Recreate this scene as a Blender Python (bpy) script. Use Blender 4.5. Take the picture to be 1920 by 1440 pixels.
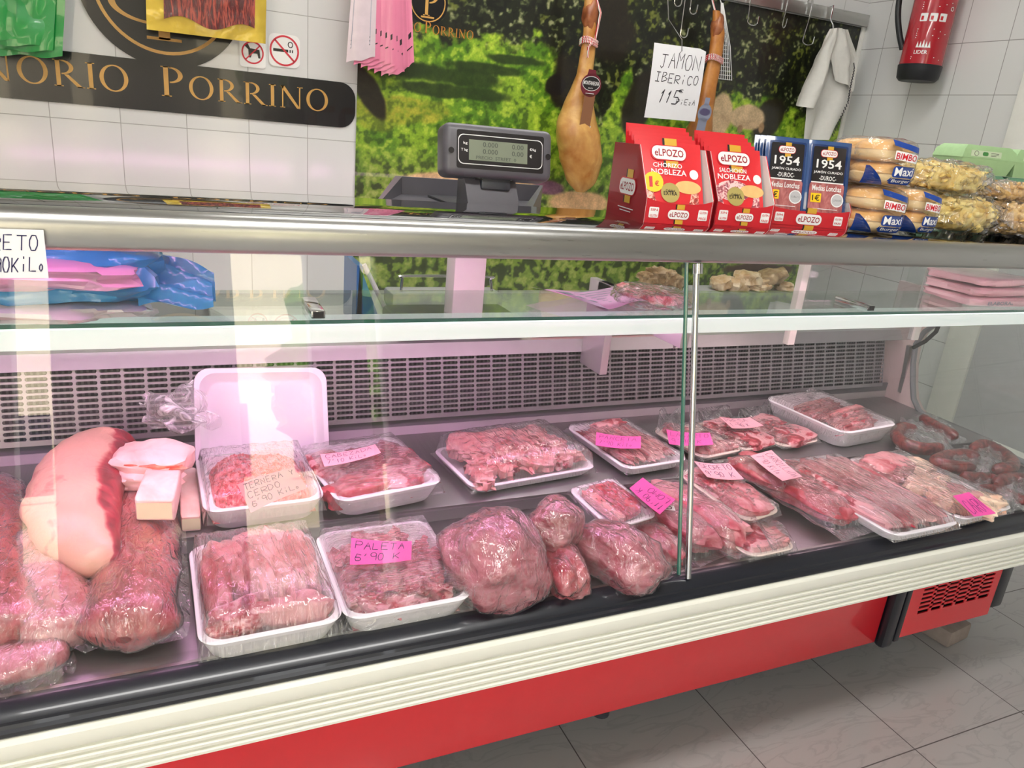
import bpy, bmesh, math, random
import numpy as np
from mathutils import Vector, Matrix, noise
random.seed(7); np.random.seed(7)
for o in list(bpy.data.objects): bpy.data.objects.remove(o)
scene = bpy.context.scene
COL = scene.collection
R = math.radians
# ------------------------------------------------------------------ camera (26 mm phone, eye 1.33 m above the floor)
F = 1402.66; H = 1.33
EX = Vector((0.91335384, -0.04955737, 0.40413962))
EY = Vector((-0.39685609, -0.33030638, 0.85638948))
EZ = Vector((0.09104948, -0.94257189, -0.32135374))
cd = bpy.data.cameras.new('camera'); cam = bpy.data.objects.new('camera', cd); COL.objects.link(cam)
right = Vector((EX[0], EY[0], EZ[0])); upv = -Vector((EX[1], EY[1], EZ[1])); back = -Vector((EX[2], EY[2], EZ[2]))
M = Matrix((right, upv, back)).transposed().to_4x4(); M.translation = (0, 0, H)
cam.matrix_world = M; cd.sensor_width = 36; cd.lens = F/1920*36; cd.clip_start = .02
scene.camera = cam
def at(px, py, z=None, Y=None, X=None):
    """point of the place seen at a pixel of the photograph, on the plane z=, y= or x="""
    d = Vector((px-960, py-720, F)); r = Vector((d.dot(EX), d.dot(EY), d.dot(EZ)))
    t = (z-H)/r.z if z is not None else (Y/r.y if Y is not None else X/r.x)
    return r*t + Vector((0, 0, H))
# ------------------------------------------------------------------ world, light, exposure
w = bpy.data.worlds.new('sky'); scene.world = w; w.use_nodes = True
nt = w.node_tree; nt.nodes.clear()
wo = nt.nodes.new('ShaderNodeOutputWorld'); bg = nt.nodes.new('ShaderNodeBackground')
sky = nt.nodes.new('ShaderNodeTexSky'); sky.sky_type = 'HOSEK_WILKIE'; sky.sun_direction = (-.45, .35, .8); sky.turbidity = 3.5
mxs = nt.nodes.new('ShaderNodeMixRGB'); mxs.inputs[0].default_value = .55; mxs.inputs[2].default_value = (1, 1, 1, 1)
nt.links.new(sky.outputs[0], mxs.inputs[1]); nt.links.new(mxs.outputs[0], bg.inputs[0]); nt.links.new(bg.outputs[0], wo.inputs[0])
bg.inputs[1].default_value = 7.5
sd = bpy.data.lights.new('sun', 'SUN'); sd.energy = 20; sd.angle = R(.6); sd.color = (1, .93, .82)
so = bpy.data.objects.new('sun', sd); COL.objects.link(so); so.rotation_euler = Vector((.45, -.62, -.75)).to_track_quat('-Z', 'Y').to_euler()
for (x, y, z, sx, sy) in ((-2.1, -2.34, 1.35, 1.9, 2.5), (.5, -2.34, 1.35, .42, 2.5)):      # the shop window lets the daylight in
    pd = bpy.data.lights.new('window_portal', 'AREA'); pd.shape = 'RECTANGLE'; pd.size = sx; pd.size_y = sy; pd.cycles.is_portal = True
    po = bpy.data.objects.new('window_portal', pd); COL.objects.link(po); po.location = (x, y, z); po.rotation_euler = (R(90), 0, 0)
scene.view_settings.view_transform = 'Standard'; scene.view_settings.look = 'None'
scene.view_settings.gamma = 1; scene.view_settings.use_curve_mapping = False
scene.view_settings.exposure = 0.35
scene.cycles.transparent_max_bounces = 24; scene.cycles.max_bounces = 6; scene.cycles.sample_clamp_indirect = 6
scene.cycles.use_denoising = True
LAMP_K = 1.0

# ------------------------------------------------------------------ materials
def lin(c):
    return tuple(((v/12.92) if v <= .04045 else ((v+.055)/1.055)**2.4) for v in c[:3])
def rgb(r, g, b): return lin((r/255, g/255, b/255))
def new_mat(name):
    m = bpy.data.materials.new(name); m.use_nodes = True
    return m, m.node_tree, m.node_tree.nodes['Principled BSDF']
def N(nt, t, **k):
    n = nt.nodes.new('ShaderNode'+t)
    for a, b in k.items():
        if a.startswith('i_'): n.inputs[a[2:].replace('_', ' ')].default_value = b
        else: setattr(n, a, b)
    return n
def solid(name, c, rough=.5, metal=0, coat=0, vary=.06, scale=30, bump=0, spec=.5):
    m, nt, p = new_mat(name)
    p.inputs['Roughness'].default_value = rough; p.inputs['Metallic'].default_value = metal
    p.inputs['Coat Weight'].default_value = coat; p.inputs['Specular IOR Level'].default_value = spec
    c = lin([v/255 for v in c])
    n = N(nt, 'TexNoise'); n.inputs['Scale'].default_value = scale; n.inputs['Detail'].default_value = 3
    tc = N(nt, 'TexCoord'); nt.links.new(tc.outputs['Object'], n.inputs['Vector'])
    mx = N(nt, 'MixRGB'); mx.inputs[1].default_value = (*[v*(1-vary) for v in c], 1); mx.inputs[2].default_value = (*[min(1, v*(1+vary)) for v in c], 1)
    nt.links.new(n.outputs[0], mx.inputs[0]); nt.links.new(mx.outputs[0], p.inputs['Base Color'])
    if bump:
        b = N(nt, 'Bump'); b.inputs['Strength'].default_value = bump; b.inputs['Distance'].default_value = .003
        nt.links.new(n.outputs[0], b.inputs['Height']); nt.links.new(b.outputs[0], p.inputs['Normal'])
    return m
def emit(name, c, s):
    m, nt, p = new_mat(name)
    p.inputs['Base Color'].default_value = (.8, .8, .8, 1)
    p.inputs['Emission Color'].default_value = (*c, 1); p.inputs['Emission Strength'].default_value = s
    return m
def steel(name, c=(150, 150, 148), rough=.25, stretch=(1, 40, 40)):
    m, nt, p = new_mat(name)
    p.inputs['Metallic'].default_value = 1; p.inputs['Base Color'].default_value = (*rgb(*c), 1)
    tc = N(nt, 'TexCoord'); mp = N(nt, 'Mapping'); mp.inputs['Scale'].default_value = stretch
    n = N(nt, 'TexNoise'); n.inputs['Scale'].default_value = 12; n.inputs['Detail'].default_value = 4
    nt.links.new(tc.outputs['Object'], mp.inputs[0]); nt.links.new(mp.outputs[0], n.inputs['Vector'])
    mr = N(nt, 'MapRange'); mr.inputs[3].default_value = rough*.75; mr.inputs[4].default_value = rough*1.3
    nt.links.new(n.outputs[0], mr.inputs[0]); nt.links.new(mr.outputs[0], p.inputs['Roughness'])
    return m
def meat(name, lean, fat, amount=.5, scale=14, bump=.5, contrast=.12, wrap=.6, dark=None, stretch=(1, 1, 1)):
    """lean/fat marbling; attribute 'fat' adds fat where a cut has its rind; wrap = the tight film over it"""
    m, nt, p = new_mat(name)
    L = nt.links.new
    tc = N(nt, 'TexCoord'); mp = N(nt, 'Mapping'); mp.inputs['Scale'].default_value = stretch; L(tc.outputs['Object'], mp.inputs[0])
    n1 = N(nt, 'TexNoise'); n1.inputs['Scale'].default_value = scale; n1.inputs['Detail'].default_value = 5; n1.inputs['Distortion'].default_value = 1.2
    L(mp.outputs[0], n1.inputs['Vector'])
    n2 = N(nt, 'TexNoise'); n2.inputs['Scale'].default_value = scale*5; n2.inputs['Detail'].default_value = 4; L(mp.outputs[0], n2.inputs['Vector'])
    at_ = N(nt, 'Attribute'); at_.attribute_name = 'fat'
    ad = N(nt, 'Math', operation='MULTIPLY_ADD'); ad.inputs[1].default_value = .25; L(n2.outputs[0], ad.inputs[0]); L(n1.outputs[0], ad.inputs[2])
    ad2 = N(nt, 'Math', operation='ADD'); L(ad.outputs[0], ad2.inputs[0]); L(at_.outputs['Fac'], ad2.inputs[1])
    cr = N(nt, 'ValToRGB'); e = cr.color_ramp.elements
    t = .625 + (.5-amount)*.3
    e[0].position = max(0, t-contrast); e[0].color = (*rgb(*lean), 1); e[1].position = min(1, t+contrast); e[1].color = (*rgb(*fat), 1)
    for q_ in (e[0], e[1]): q_.color = (q_.color[0]*MK[0], q_.color[1]*MK[1], q_.color[2]*MK[2], 1)
    d = e.new(max(0.01, t-contrast*2.6)); dk = dark or tuple(v*.72 for v in lean); d.color = (*rgb(*dk), 1)
    L(ad2.outputs[0], cr.inputs[0]); L(cr.outputs[0], p.inputs['Base Color'])
    p.inputs['Roughness'].default_value = .38
    b = N(nt, 'Bump'); b.inputs['Strength'].default_value = bump; b.inputs['Distance'].default_value = .004
    L(ad.outputs[0], b.inputs['Height']); L(b.outputs[0], p.inputs['Normal'])
    if wrap:
        p.inputs['Coat Weight'].default_value = wrap; p.inputs['Coat Roughness'].default_value = .09
        mp2 = N(nt, 'Mapping'); mp2.inputs['Scale'].default_value = (3, 1, 2); mp2.inputs['Rotation'].default_value = (0, .3, .6); L(tc.outputs['Object'], mp2.inputs[0])
        n3 = N(nt, 'TexNoise'); n3.inputs['Scale'].default_value = 16; n3.inputs['Detail'].default_value = 3; n3.inputs['Distortion'].default_value = 2.5
        L(mp2.outputs[0], n3.inputs['Vector'])
        b2 = N(nt, 'Bump'); b2.inputs['Strength'].default_value = .8; b2.inputs['Distance'].default_value = .006
        L(n3.outputs[0], b2.inputs['Height']); L(b2.outputs[0], p.inputs['Coat Normal'])
    return m
def two_sided(nt, fr):
    g = N(nt, 'NewGeometry'); mr = N(nt, 'MapRange'); mr.inputs[3].default_value = 1.5; mr.inputs[4].default_value = 1/1.5   # thin sheet: same reflectance from both faces
    nt.links.new(g.outputs['Backfacing'], mr.inputs[0]); nt.links.new(mr.outputs[0], fr.inputs[0])
def film_mat(name, scale=18, stretch=(4, 1, 1), rough=.1, haze=.06, tint=(1, 1, 1), dist=.006, rot=(0, 0, .5), gain=1.0):
    m, nt, p = new_mat(name); nt.nodes.remove(p)
    L = nt.links.new; out = nt.nodes['Material Output']
    tc = N(nt, 'TexCoord'); mp = N(nt, 'Mapping'); mp.inputs['Scale'].default_value = stretch; mp.inputs['Rotation'].default_value = rot
    L(tc.outputs['Object'], mp.inputs[0])
    n = N(nt, 'TexNoise'); n.inputs['Scale'].default_value = scale; n.inputs['Detail'].default_value = 3; n.inputs['Distortion'].default_value = 1.5
    L(mp.outputs[0], n.inputs['Vector'])
    b = N(nt, 'Bump'); b.inputs['Strength'].default_value = 1; b.inputs['Distance'].default_value = dist; L(n.outputs[0], b.inputs['Height'])
    fr = N(nt, 'Fresnel'); two_sided(nt, fr); L(b.outputs[0], fr.inputs['Normal'])
    ma = N(nt, 'Math', operation='MULTIPLY_ADD', use_clamp=True); ma.inputs[1].default_value = gain; ma.inputs[2].default_value = .03; L(fr.outputs[0], ma.inputs[0])
    tr = N(nt, 'BsdfTransparent'); tr.inputs[0].default_value = (*tint, 1)
    gl = N(nt, 'BsdfGlossy'); gl.inputs['Roughness'].default_value = rough; L(b.outputs[0], gl.inputs['Normal'])
    df = N(nt, 'BsdfDiffuse'); df.inputs[0].default_value = (.9, .88, .9, 1)
    m1 = N(nt, 'MixShader'); L(ma.outputs[0], m1.inputs[0]); L(tr.outputs[0], m1.inputs[1]); L(gl.outputs[0], m1.inputs[2])
    pw = N(nt, 'MapRange'); pw.inputs[1].default_value = .5; pw.inputs[2].default_value = .8; pw.inputs[3].default_value = haze*.4; pw.inputs[4].default_value = haze*3.5; L(n.outputs[0], pw.inputs[0])
    m2 = N(nt, 'MixShader'); L(pw.outputs[0], m2.inputs[0]); L(m1.outputs[0], m2.inputs[1]); L(df.outputs[0], m2.inputs[2])
    L(m2.outputs[0], out.inputs[0])
    return m
def pane_mat(name, tint, refl=1.0, haze=0.0):
    m, nt, p = new_mat(name); nt.nodes.remove(p)
    L = nt.links.new; out = nt.nodes['Material Output']
    fr = N(nt, 'Fresnel'); two_sided(nt, fr)
    ma = N(nt, 'Math', operation='MULTIPLY', use_clamp=True); ma.inputs[1].default_value = refl; L(fr.outputs[0], ma.inputs[0])
    tr = N(nt, 'BsdfTransparent'); tr.inputs[0].default_value = (*tint, 1)
    gl = N(nt, 'BsdfGlossy'); gl.inputs['Roughness'].default_value = .0
    m1 = N(nt, 'MixShader'); L(ma.outputs[0], m1.inputs[0]); L(tr.outputs[0], m1.inputs[1]); L(gl.outputs[0], m1.inputs[2])
    L(m1.outputs[0], out.inputs[0])
    return m
def tile_mat(name, c1, grout, sx, sy, ox, oy, axis, rough=.12, line=.0025, vein=0):
    m, nt, p = new_mat(name); L = nt.links.new
    tc = N(nt, 'TexCoord'); sp = N(nt, 'SeparateXYZ'); L(tc.outputs['Object'], sp.inputs[0])
    def dist(ch, s, o):
        a = N(nt, 'Math', operation='SUBTRACT'); L(sp.outputs[ch], a.inputs[0]); a.inputs[1].default_value = o - 100*s
        b = N(nt, 'Math', operation='DIVIDE'); L(a.outputs[0], b.inputs[0]); b.inputs[1].default_value = s
        c = N(nt, 'Math', operation='FRACT'); L(b.outputs[0], c.inputs[0])
        e = N(nt, 'Math', operation='PINGPONG'); L(c.outputs[0], e.inputs[0]); e.inputs[1].default_value = .5
        g = N(nt, 'Math', operation='LESS_THAN'); L(e.outputs[0], g.inputs[0]); g.inputs[1].default_value = line/s*.5
        fl = N(nt, 'Math', operation='FLOOR'); L(b.outputs[0], fl.inputs[0])
        return g, fl
    g1, f1 = dist(axis[0], sx, ox); g2, f2 = dist(axis[1], sy, oy)
    mx = N(nt, 'Math', operation='MAXIMUM'); L(g1.outputs[0], mx.inputs[0]); L(g2.outputs[0], mx.inputs[1])
    cv = N(nt, 'CombineXYZ'); L(f1.outputs[0], cv.inputs[0]); L(f2.outputs[0], cv.inputs[1])
    wn = N(nt, 'TexWhiteNoise'); L(cv.outputs[0], wn.inputs[0])
    n = N(nt, 'TexNoise'); n.inputs['Scale'].default_value = 3.5; n.inputs['Detail'].default_value = 8; n.inputs['Distortion'].default_value = 2
    mp = N(nt, 'Mapping'); mp.inputs['Scale'].default_value = (1, 3, 1); mp.inputs['Rotation'].default_value = (0, 0, .6); L(tc.outputs['Object'], mp.inputs[0]); L(mp.outputs[0], n.inputs['Vector'])
    c = rgb(*c1)
    va = N(nt, 'MixRGB'); va.inputs[1].default_value = (*[v*.96 for v in c], 1); va.inputs[2].default_value = (*c, 1); L(wn.outputs[0], va.inputs[0])
    cr = N(nt, 'ValToRGB'); e = cr.color_ramp.elements; e[0].position = .47; e[1].position = .5; k = 1-vein
    e[0].color = (1, 1, 1, 1); e[1].color = (k, k, k, 1); e2 = e.new(.54); e2.color = (1, 1, 1, 1); L(n.outputs[0], cr.inputs[0])
    vm = N(nt, 'MixRGB', blend_type='MULTIPLY'); vm.inputs[0].default_value = 1; L(va.outputs[0], vm.inputs[1]); L(cr.outputs[0], vm.inputs[2])
    fin = N(nt, 'MixRGB'); L(mx.outputs[0], fin.inputs[0]); L(vm.outputs[0], fin.inputs[1]); fin.inputs[2].default_value = (*rgb(*grout), 1)
    L(fin.outputs[0], p.inputs['Base Color'])
    rr = N(nt, 'MapRange'); rr.inputs[3].default_value = rough; rr.inputs[4].default_value = .8; L(mx.outputs[0], rr.inputs[0]); L(rr.outputs[0], p.inputs['Roughness'])
    iv = N(nt, 'Math', operation='MULTIPLY'); iv.inputs[1].default_value = -1; L(mx.outputs[0], iv.inputs[0])
    b = N(nt, 'Bump'); b.inputs['Strength'].default_value = .4; b.inputs['Distance'].default_value = .002; L(iv.outputs[0], b.inputs['Height']); L(b.outputs[0], p.inputs['Normal'])
    return m

W_TILE = tile_mat('white_wall_tile', (226, 227, 226), (168, 168, 165), .2, .2, -.1167*2.9, 1.2314, (0, 2))
R_TILE = tile_mat('white_side_tile', (222, 223, 221), (150, 150, 147), .2, .2, .9195*3.007, 1.2314, (1, 2), rough=.2, line=.003)
FLOOR = tile_mat('marbled_floor_tile', (184, 182, 179), (92, 88, 86), .4, .4, 1.583, .874, (0, 1), rough=.22, line=.003, vein=.12)
PLASTER = solid('plaster', (225, 224, 220), .8)
WHITE = solid('white_plastic', (236, 236, 228), .35, coat=.2)
RIB = solid('cream_bumper', (238, 238, 226), .32, coat=.3, vary=.015)
RED = solid('red_panel', (228, 44, 54), .22, coat=.5, vary=.03)
BLACKP = solid('black_trim', (22, 25, 34), .32, coat=.3)
DKGREY = solid('dark_grey_plastic', (58, 60, 66), .45)
GREY = solid('grey_plastic', (92, 90, 96), .4, coat=.1)
LGREY = solid('light_grey', (190, 190, 192), .45)
VOID = solid('black_gap', (12, 10, 10), .8)
STEEL = steel('brushed_steel', (188, 188, 184), .3)
DECK = steel('deck_steel', (158, 154, 156), .42, (30, 1, 30))
LEDGE = solid('pale_metal_sheet', (196, 194, 194), .35, metal=.5)
GRILLE = solid('grille_steel', (146, 142, 146), .4, metal=.6)
CHROME = steel('chrome', (205, 205, 205), .08)
TOPG = solid('dark_glass_top', (16, 18, 22), .045, coat=1, vary=.02)
PANE = pane_mat('front_glass', (.985, .995, .985), 1.15)
SHELFG = pane_mat('shelf_glass', (.93, .98, .955), 1.0)
ENDG = pane_mat('end_glass', (.93, .95, .94), 1.0)
GEDGE = solid('green_glass_edge', (46, 108, 92), .15, coat=.6)
RUBBER = solid('grey_gasket', (118, 122, 124), .5)
FOAM = solid('white_foam_tray', (240, 236, 240), .45, coat=.15, vary=.02)
FOAMIV = solid('ivory_foam_tray', (232, 214, 204), .45, coat=.1, vary=.02)
FILM = film_mat('cling_film', 20, (5, 1, 1), haze=.045, gain=2.0)
FILMX = film_mat('cling_film_radial', 26, (1, 6, 1), haze=.045, gain=2.0, rot=(0, 0, -.5))
BAG = film_mat('clear_bag', 26, (2, 1, 1), haze=.09, dist=.01, gain=2.4)
VAC = film_mat('vacuum_film', 34, (2.5, 1, 1), haze=.05, dist=.006, gain=2.6)
HOTPINK = solid('hot_pink_card', (247, 92, 176), .7, vary=.02)
PINK = solid('pink_card', (250, 178, 192), .7, vary=.02)
PAPER = solid('white_paper', (238, 238, 240), .7, vary=.02)
INK = solid('blue_black_ink', (38, 32, 84), .6)
BINK = solid('black_ink', (30, 30, 38), .6)
GOLD = solid('gold_print', (205, 158, 82), .4, vary=.08)
BANNER = solid('black_vinyl', (26, 26, 28), .22, coat=.3)
PRED = solid('print_red', (205, 28, 42), .3, coat=.4)
PWHITE = solid('print_white', (240, 240, 238), .4, coat=.2, vary=.02)
PBLACK = solid('print_black', (28, 24, 26), .35, coat=.2)
PYEL = solid('print_yellow', (252, 206, 20), .4, coat=.2)
PBLUE = solid('print_blue', (24, 66, 150), .35, coat=.3)
PGOLD = solid('print_dull_gold', (176, 160, 92), .4)
CRED = solid('carton_dark_red', (158, 18, 34), .35, coat=.3)
CWHITE = solid('carton_inside_white', (225, 224, 222), .6)
MK = (.84, .70, .76)
PORK = meat('pork', (206, 86, 100), (240, 180, 180), .5, 16)
PORKR = meat('red_pork', (190, 48, 66), (230, 140, 146), .36, 14)
PORKP = meat('pale_pork', (226, 132, 134), (244, 198, 190), .5, 12)
MARB = meat('marbled_pork', (192, 58, 76), (240, 186, 186), .48, 24, contrast=.05)
BEEF = meat('beef', (178, 36, 58), (226, 120, 130), .3, 12)
ROAST = meat('roast', (172, 58, 78), (218, 138, 150), .42, 16, wrap=.9, bump=.9, stretch=(1, 1, 2.4))
MK = (1, 1, 1)
LOINF = meat('loin_with_fat', (176, 56, 72), (222, 168, 150), .1, 14, wrap=.15, bump=.8)
MK = (.84, .70, .76)
LOINV = meat('vacuum_loin', (178, 26, 44), (222, 104, 110), .36, 16, wrap=1, bump=.7, stretch=(2, 1, 1))
MK = (1, 1, 1)
FATM = meat('back_fat', (240, 170, 160), (252, 216, 210), .8, 8, wrap=.15, bump=.2)
FATCUT = solid('cut_fat', (244, 226, 196), .5)
MINCE = meat('mince', (200, 30, 54), (236, 128, 138), .42, 60, bump=1, contrast=.08, wrap=.3)
CHICK = meat('chicken', (236, 178, 150), (250, 222, 196), .6, 14)
SAUS = meat('sausage', (84, 14, 16), (130, 44, 40), .4, 40, bump=.3, wrap=.8)

# ------------------------------------------------------------------ mesh builder
def wm(o):
    m = o.matrix_basis.copy()
    return wm(o.parent) @ m if o.parent else m
class MB:
    def __init__(s): s.v = []; s.f = []; s.m = []; s.mats = []; s.fat = {}
    def mi(s, mat):
        if mat not in s.mats: s.mats.append(mat)
        return s.mats.index(mat)
    def add(s, vs, fs, mat, T=None):
        o = len(s.v)
        for v in vs:
            v = Vector(v); s.v.append(T @ v if T is not None else v)
        k = s.mi(mat)
        for f in fs: s.f.append([i+o for i in f]); s.m.append(k)
        return o
    def box(s, a, b, mat, bev=0, T=None, seg=2):
        bm = bmesh.new(); bmesh.ops.create_cube(bm, size=1)
        a = Vector(a); b = Vector(b); c = (a+b)/2; d = b-a
        for v in bm.verts: v.co = Vector((v.co.x*d.x, v.co.y*d.y, v.co.z*d.z))+c
        if bev: bmesh.ops.bevel(bm, geom=bm.edges[:], offset=bev, segments=seg, affect='EDGES', profile=.5)
        bm.verts.index_update(); s.add([v.co.copy() for v in bm.verts], [[v.index for v in f.verts] for f in bm.faces], mat, T); bm.free(); return s
    def tube(s, pts, r, mat, n=10, T=None, cap=True):
        pts = [Vector(p) for p in pts]; rs = r if isinstance(r, (list, tuple)) else [r]*len(pts)
        vs = []; fs = []; pu = None
        for i, p in enumerate(pts):
            t = (pts[min(i+1, len(pts)-1)]-pts[max(i-1, 0)]).normalized()
            if pu is None: pu = t.orthogonal().normalized()
            pu = (pu - t*pu.dot(t)).normalized(); pv = t.cross(pu)
            for k in range(n):
                a = 2*math.pi*k/n; vs.append(p+(pu*math.cos(a)+pv*math.sin(a))*rs[i])
        for i in range(len(pts)-1):
            for k in range(n): fs.append([i*n+k, i*n+(k+1) % n, (i+1)*n+(k+1) % n, (i+1)*n+k])
        if cap: fs.append(list(range(n))[::-1]); fs.append([(len(pts)-1)*n+k for k in range(n)])
        s.add(vs, fs, mat, T); return s
    def lathe(s, prof, mat, n=32, T=None):
        vs = []; fs = []
        for (r, z) in prof:
            for k in range(n): a = 2*math.pi*k/n; vs.append((r*math.cos(a), r*math.sin(a), z))
        for i in range(len(prof)-1):
            for k in range(n): fs.append([i*n+k, i*n+(k+1) % n, (i+1)*n+(k+1) % n, (i+1)*n+k])
        fs.append(list(range(n))[::-1]); fs.append([(len(prof)-1)*n+k for k in range(n)])
        s.add(vs, fs, mat, T); return s
    def prism(s, prof, x0, x1, mat, T=None):
        """profile in (y, z) extruded along x"""
        n = len(prof); vs = [(x0, y, z) for y, z in prof]+[(x1, y, z) for y, z in prof]
        fs = [[i, (i+1) % n, n+(i+1) % n, n+i] for i in range(n)]+[list(range(n))[::-1], [n+i for i in range(n)]]
        s.add(vs, fs, mat, T); return s
    def grid(s, fn, nu, nv, mat, T=None):
        vs = [fn(i/nu, j/nv) for j in range(nv+1) for i in range(nu+1)]
        fs = [[j*(nu+1)+i, j*(nu+1)+i+1, (j+1)*(nu+1)+i+1, (j+1)*(nu+1)+i] for j in range(nv) for i in range(nu)]
        s.add(vs, fs, mat, T); return s
    def build(s, name, parent=None, smooth=True, angle=40, solidify=0):
        me = bpy.data.meshes.new(name)
        W = wm(parent).inverted() if parent else None
        vs = [W @ v for v in s.v] if W else s.v
        off = Vector((0, 0, 0))
        if not parent and vs:
            a = np.array([tuple(v) for v in vs]); lo = a.min(0); hi = a.max(0)
            off = Vector(((lo[0]+hi[0])/2, (lo[1]+hi[1])/2, lo[2])) if KEEP == 0 else Vector((0, 0, 0)); vs = [v-off for v in vs]
        me.from_pydata([tuple(v) for v in vs], [], s.f)
        for m in s.mats: me.materials.append(m)
        me.polygons.foreach_set('material_index', s.m)
        if smooth:
            me.polygons.foreach_set('use_smooth', [True]*len(me.polygons)); me.set_sharp_from_angle(angle=R(angle))
        if s.fat:
            at_ = me.attributes.new('fat', 'FLOAT', 'POINT')
            for i, k in s.fat.items(): at_.data[i].value = k
        me.update()
        o = bpy.data.objects.new(name, me); COL.objects.link(o); o.location = off
        if parent: o.parent = parent
        return o
KEEP = 0
def tag(o, label, cat, group=None):
    o['label'] = label; o['category'] = cat
    if group: o['group'] = group
    return o
def thing(name, label, cat, loc=(0, 0, 0), group=None, M=None):
    o = bpy.data.objects.new(name, None); COL.objects.link(o); o.empty_display_size = .05
    if M is not None: o.matrix_basis = M
    else: o.location = loc
    return tag(o, label, cat, group)
def struct(o): o['kind'] = 'structure'; return o
def copy_tree(o, parent=None):
    c = o.copy(); COL.objects.link(c); c.parent = parent
    for ch in list(o.children): copy_tree(ch, c)
    return c
def frame(p, u, v):
    """matrix at p, x along u, y along v (made square), z their normal"""
    u = Vector(u).normalized(); n = u.cross(Vector(v)).normalized(); v = n.cross(u)
    m = Matrix((u, v, n)).transposed().to_4x4(); m.translation = Vector(p); return m
def I3(x, y, z, rz=0, rx=0): return Matrix.Translation((x, y, z)) @ Matrix.Rotation(rz, 4, 'Z') @ Matrix.Rotation(rx, 4, 'X')
def fbm(p, o=3): return noise.fractal(Vector(p), 1.0, 2.0, o)

# ---- flat print: text, shapes and handwriting laid on a surface through a map (u, v, lift) -> point
_tc = {}
def glyphs(txt):
    if txt in _tc: return _tc[txt]
    c = bpy.data.curves.new('t', 'FONT'); c.body = txt; c.size = 1; c.resolution_u = 2; c.offset = .014; c.align_x = 'CENTER'; c.align_y = 'CENTER'
    o = bpy.data.objects.new('t', c); COL.objects.link(o); dg = bpy.context.evaluated_depsgraph_get()
    me = bpy.data.meshes.new_from_object(o.evaluated_get(dg)); vs = [tuple(v.co)[:2] for v in me.vertices]; fs = [list(f.vertices) for f in me.polygons]
    bpy.data.objects.remove(o); bpy.data.curves.remove(c); bpy.data.meshes.remove(me)
    a = np.array(vs); _tc[txt] = (a, fs, a.min(0), a.max(0)); return _tc[txt]
SF = {'A': '00 26 40;13 33', 'B': '00 06 26 35 24 03;23 42 31 00', 'C': '45 36 16 04 02 10 30 41', 'D': '00 06 26 44 42 20 00', 'E': '46 06 00 40;03 33',
      'G': '45 36 16 04 02 10 30 42 22', 'I': '20 26;06 46;00 40', 'J': '06 46;26 21 10 01', 'K': '00 06;46 02;13 40', 'L': '06 00 40', 'M': '00 06 23 46 40', 'N': '00 06 40 46',
      'O': '16 04 02 10 30 42 44 36 16', 'P': '00 06 36 45 44 33 03', 'R': '00 06 36 45 44 33 03 40', 'S': '45 36 16 05 04 42 41 30 10 01', 'T': '20 26;06 46', 'U': '06 01 10 30 41 46',
      'V': '06 20 46', 'Y': '06 23 46;23 20', 'Z': '06 46 00 40', '1': '14 26 20', '0': '16 04 02 10 30 42 44 36 16', '9': '44 33 13 04 05 16 36 45 44 40', '6': '45 16 02 10 30 41 42 33 03',
      '7': '06 46 10', '5': '46 06 03 33 42 41 30 00', "'": '26 14', '4': '30 36 02 42', '€': '45 26 04 02 20 41;04 34;02 32', 'i': '20 23;25 26', 'l': '26 20', 'o': '12 11 20 31 32 23 12', 'a': '32 12 11 20 31 33 30 40', 'r': '10 13;12 23 33', 'z': '13 33 10 30', '8': '23 05 16 36 45 02 10 30 42 23'}
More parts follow.
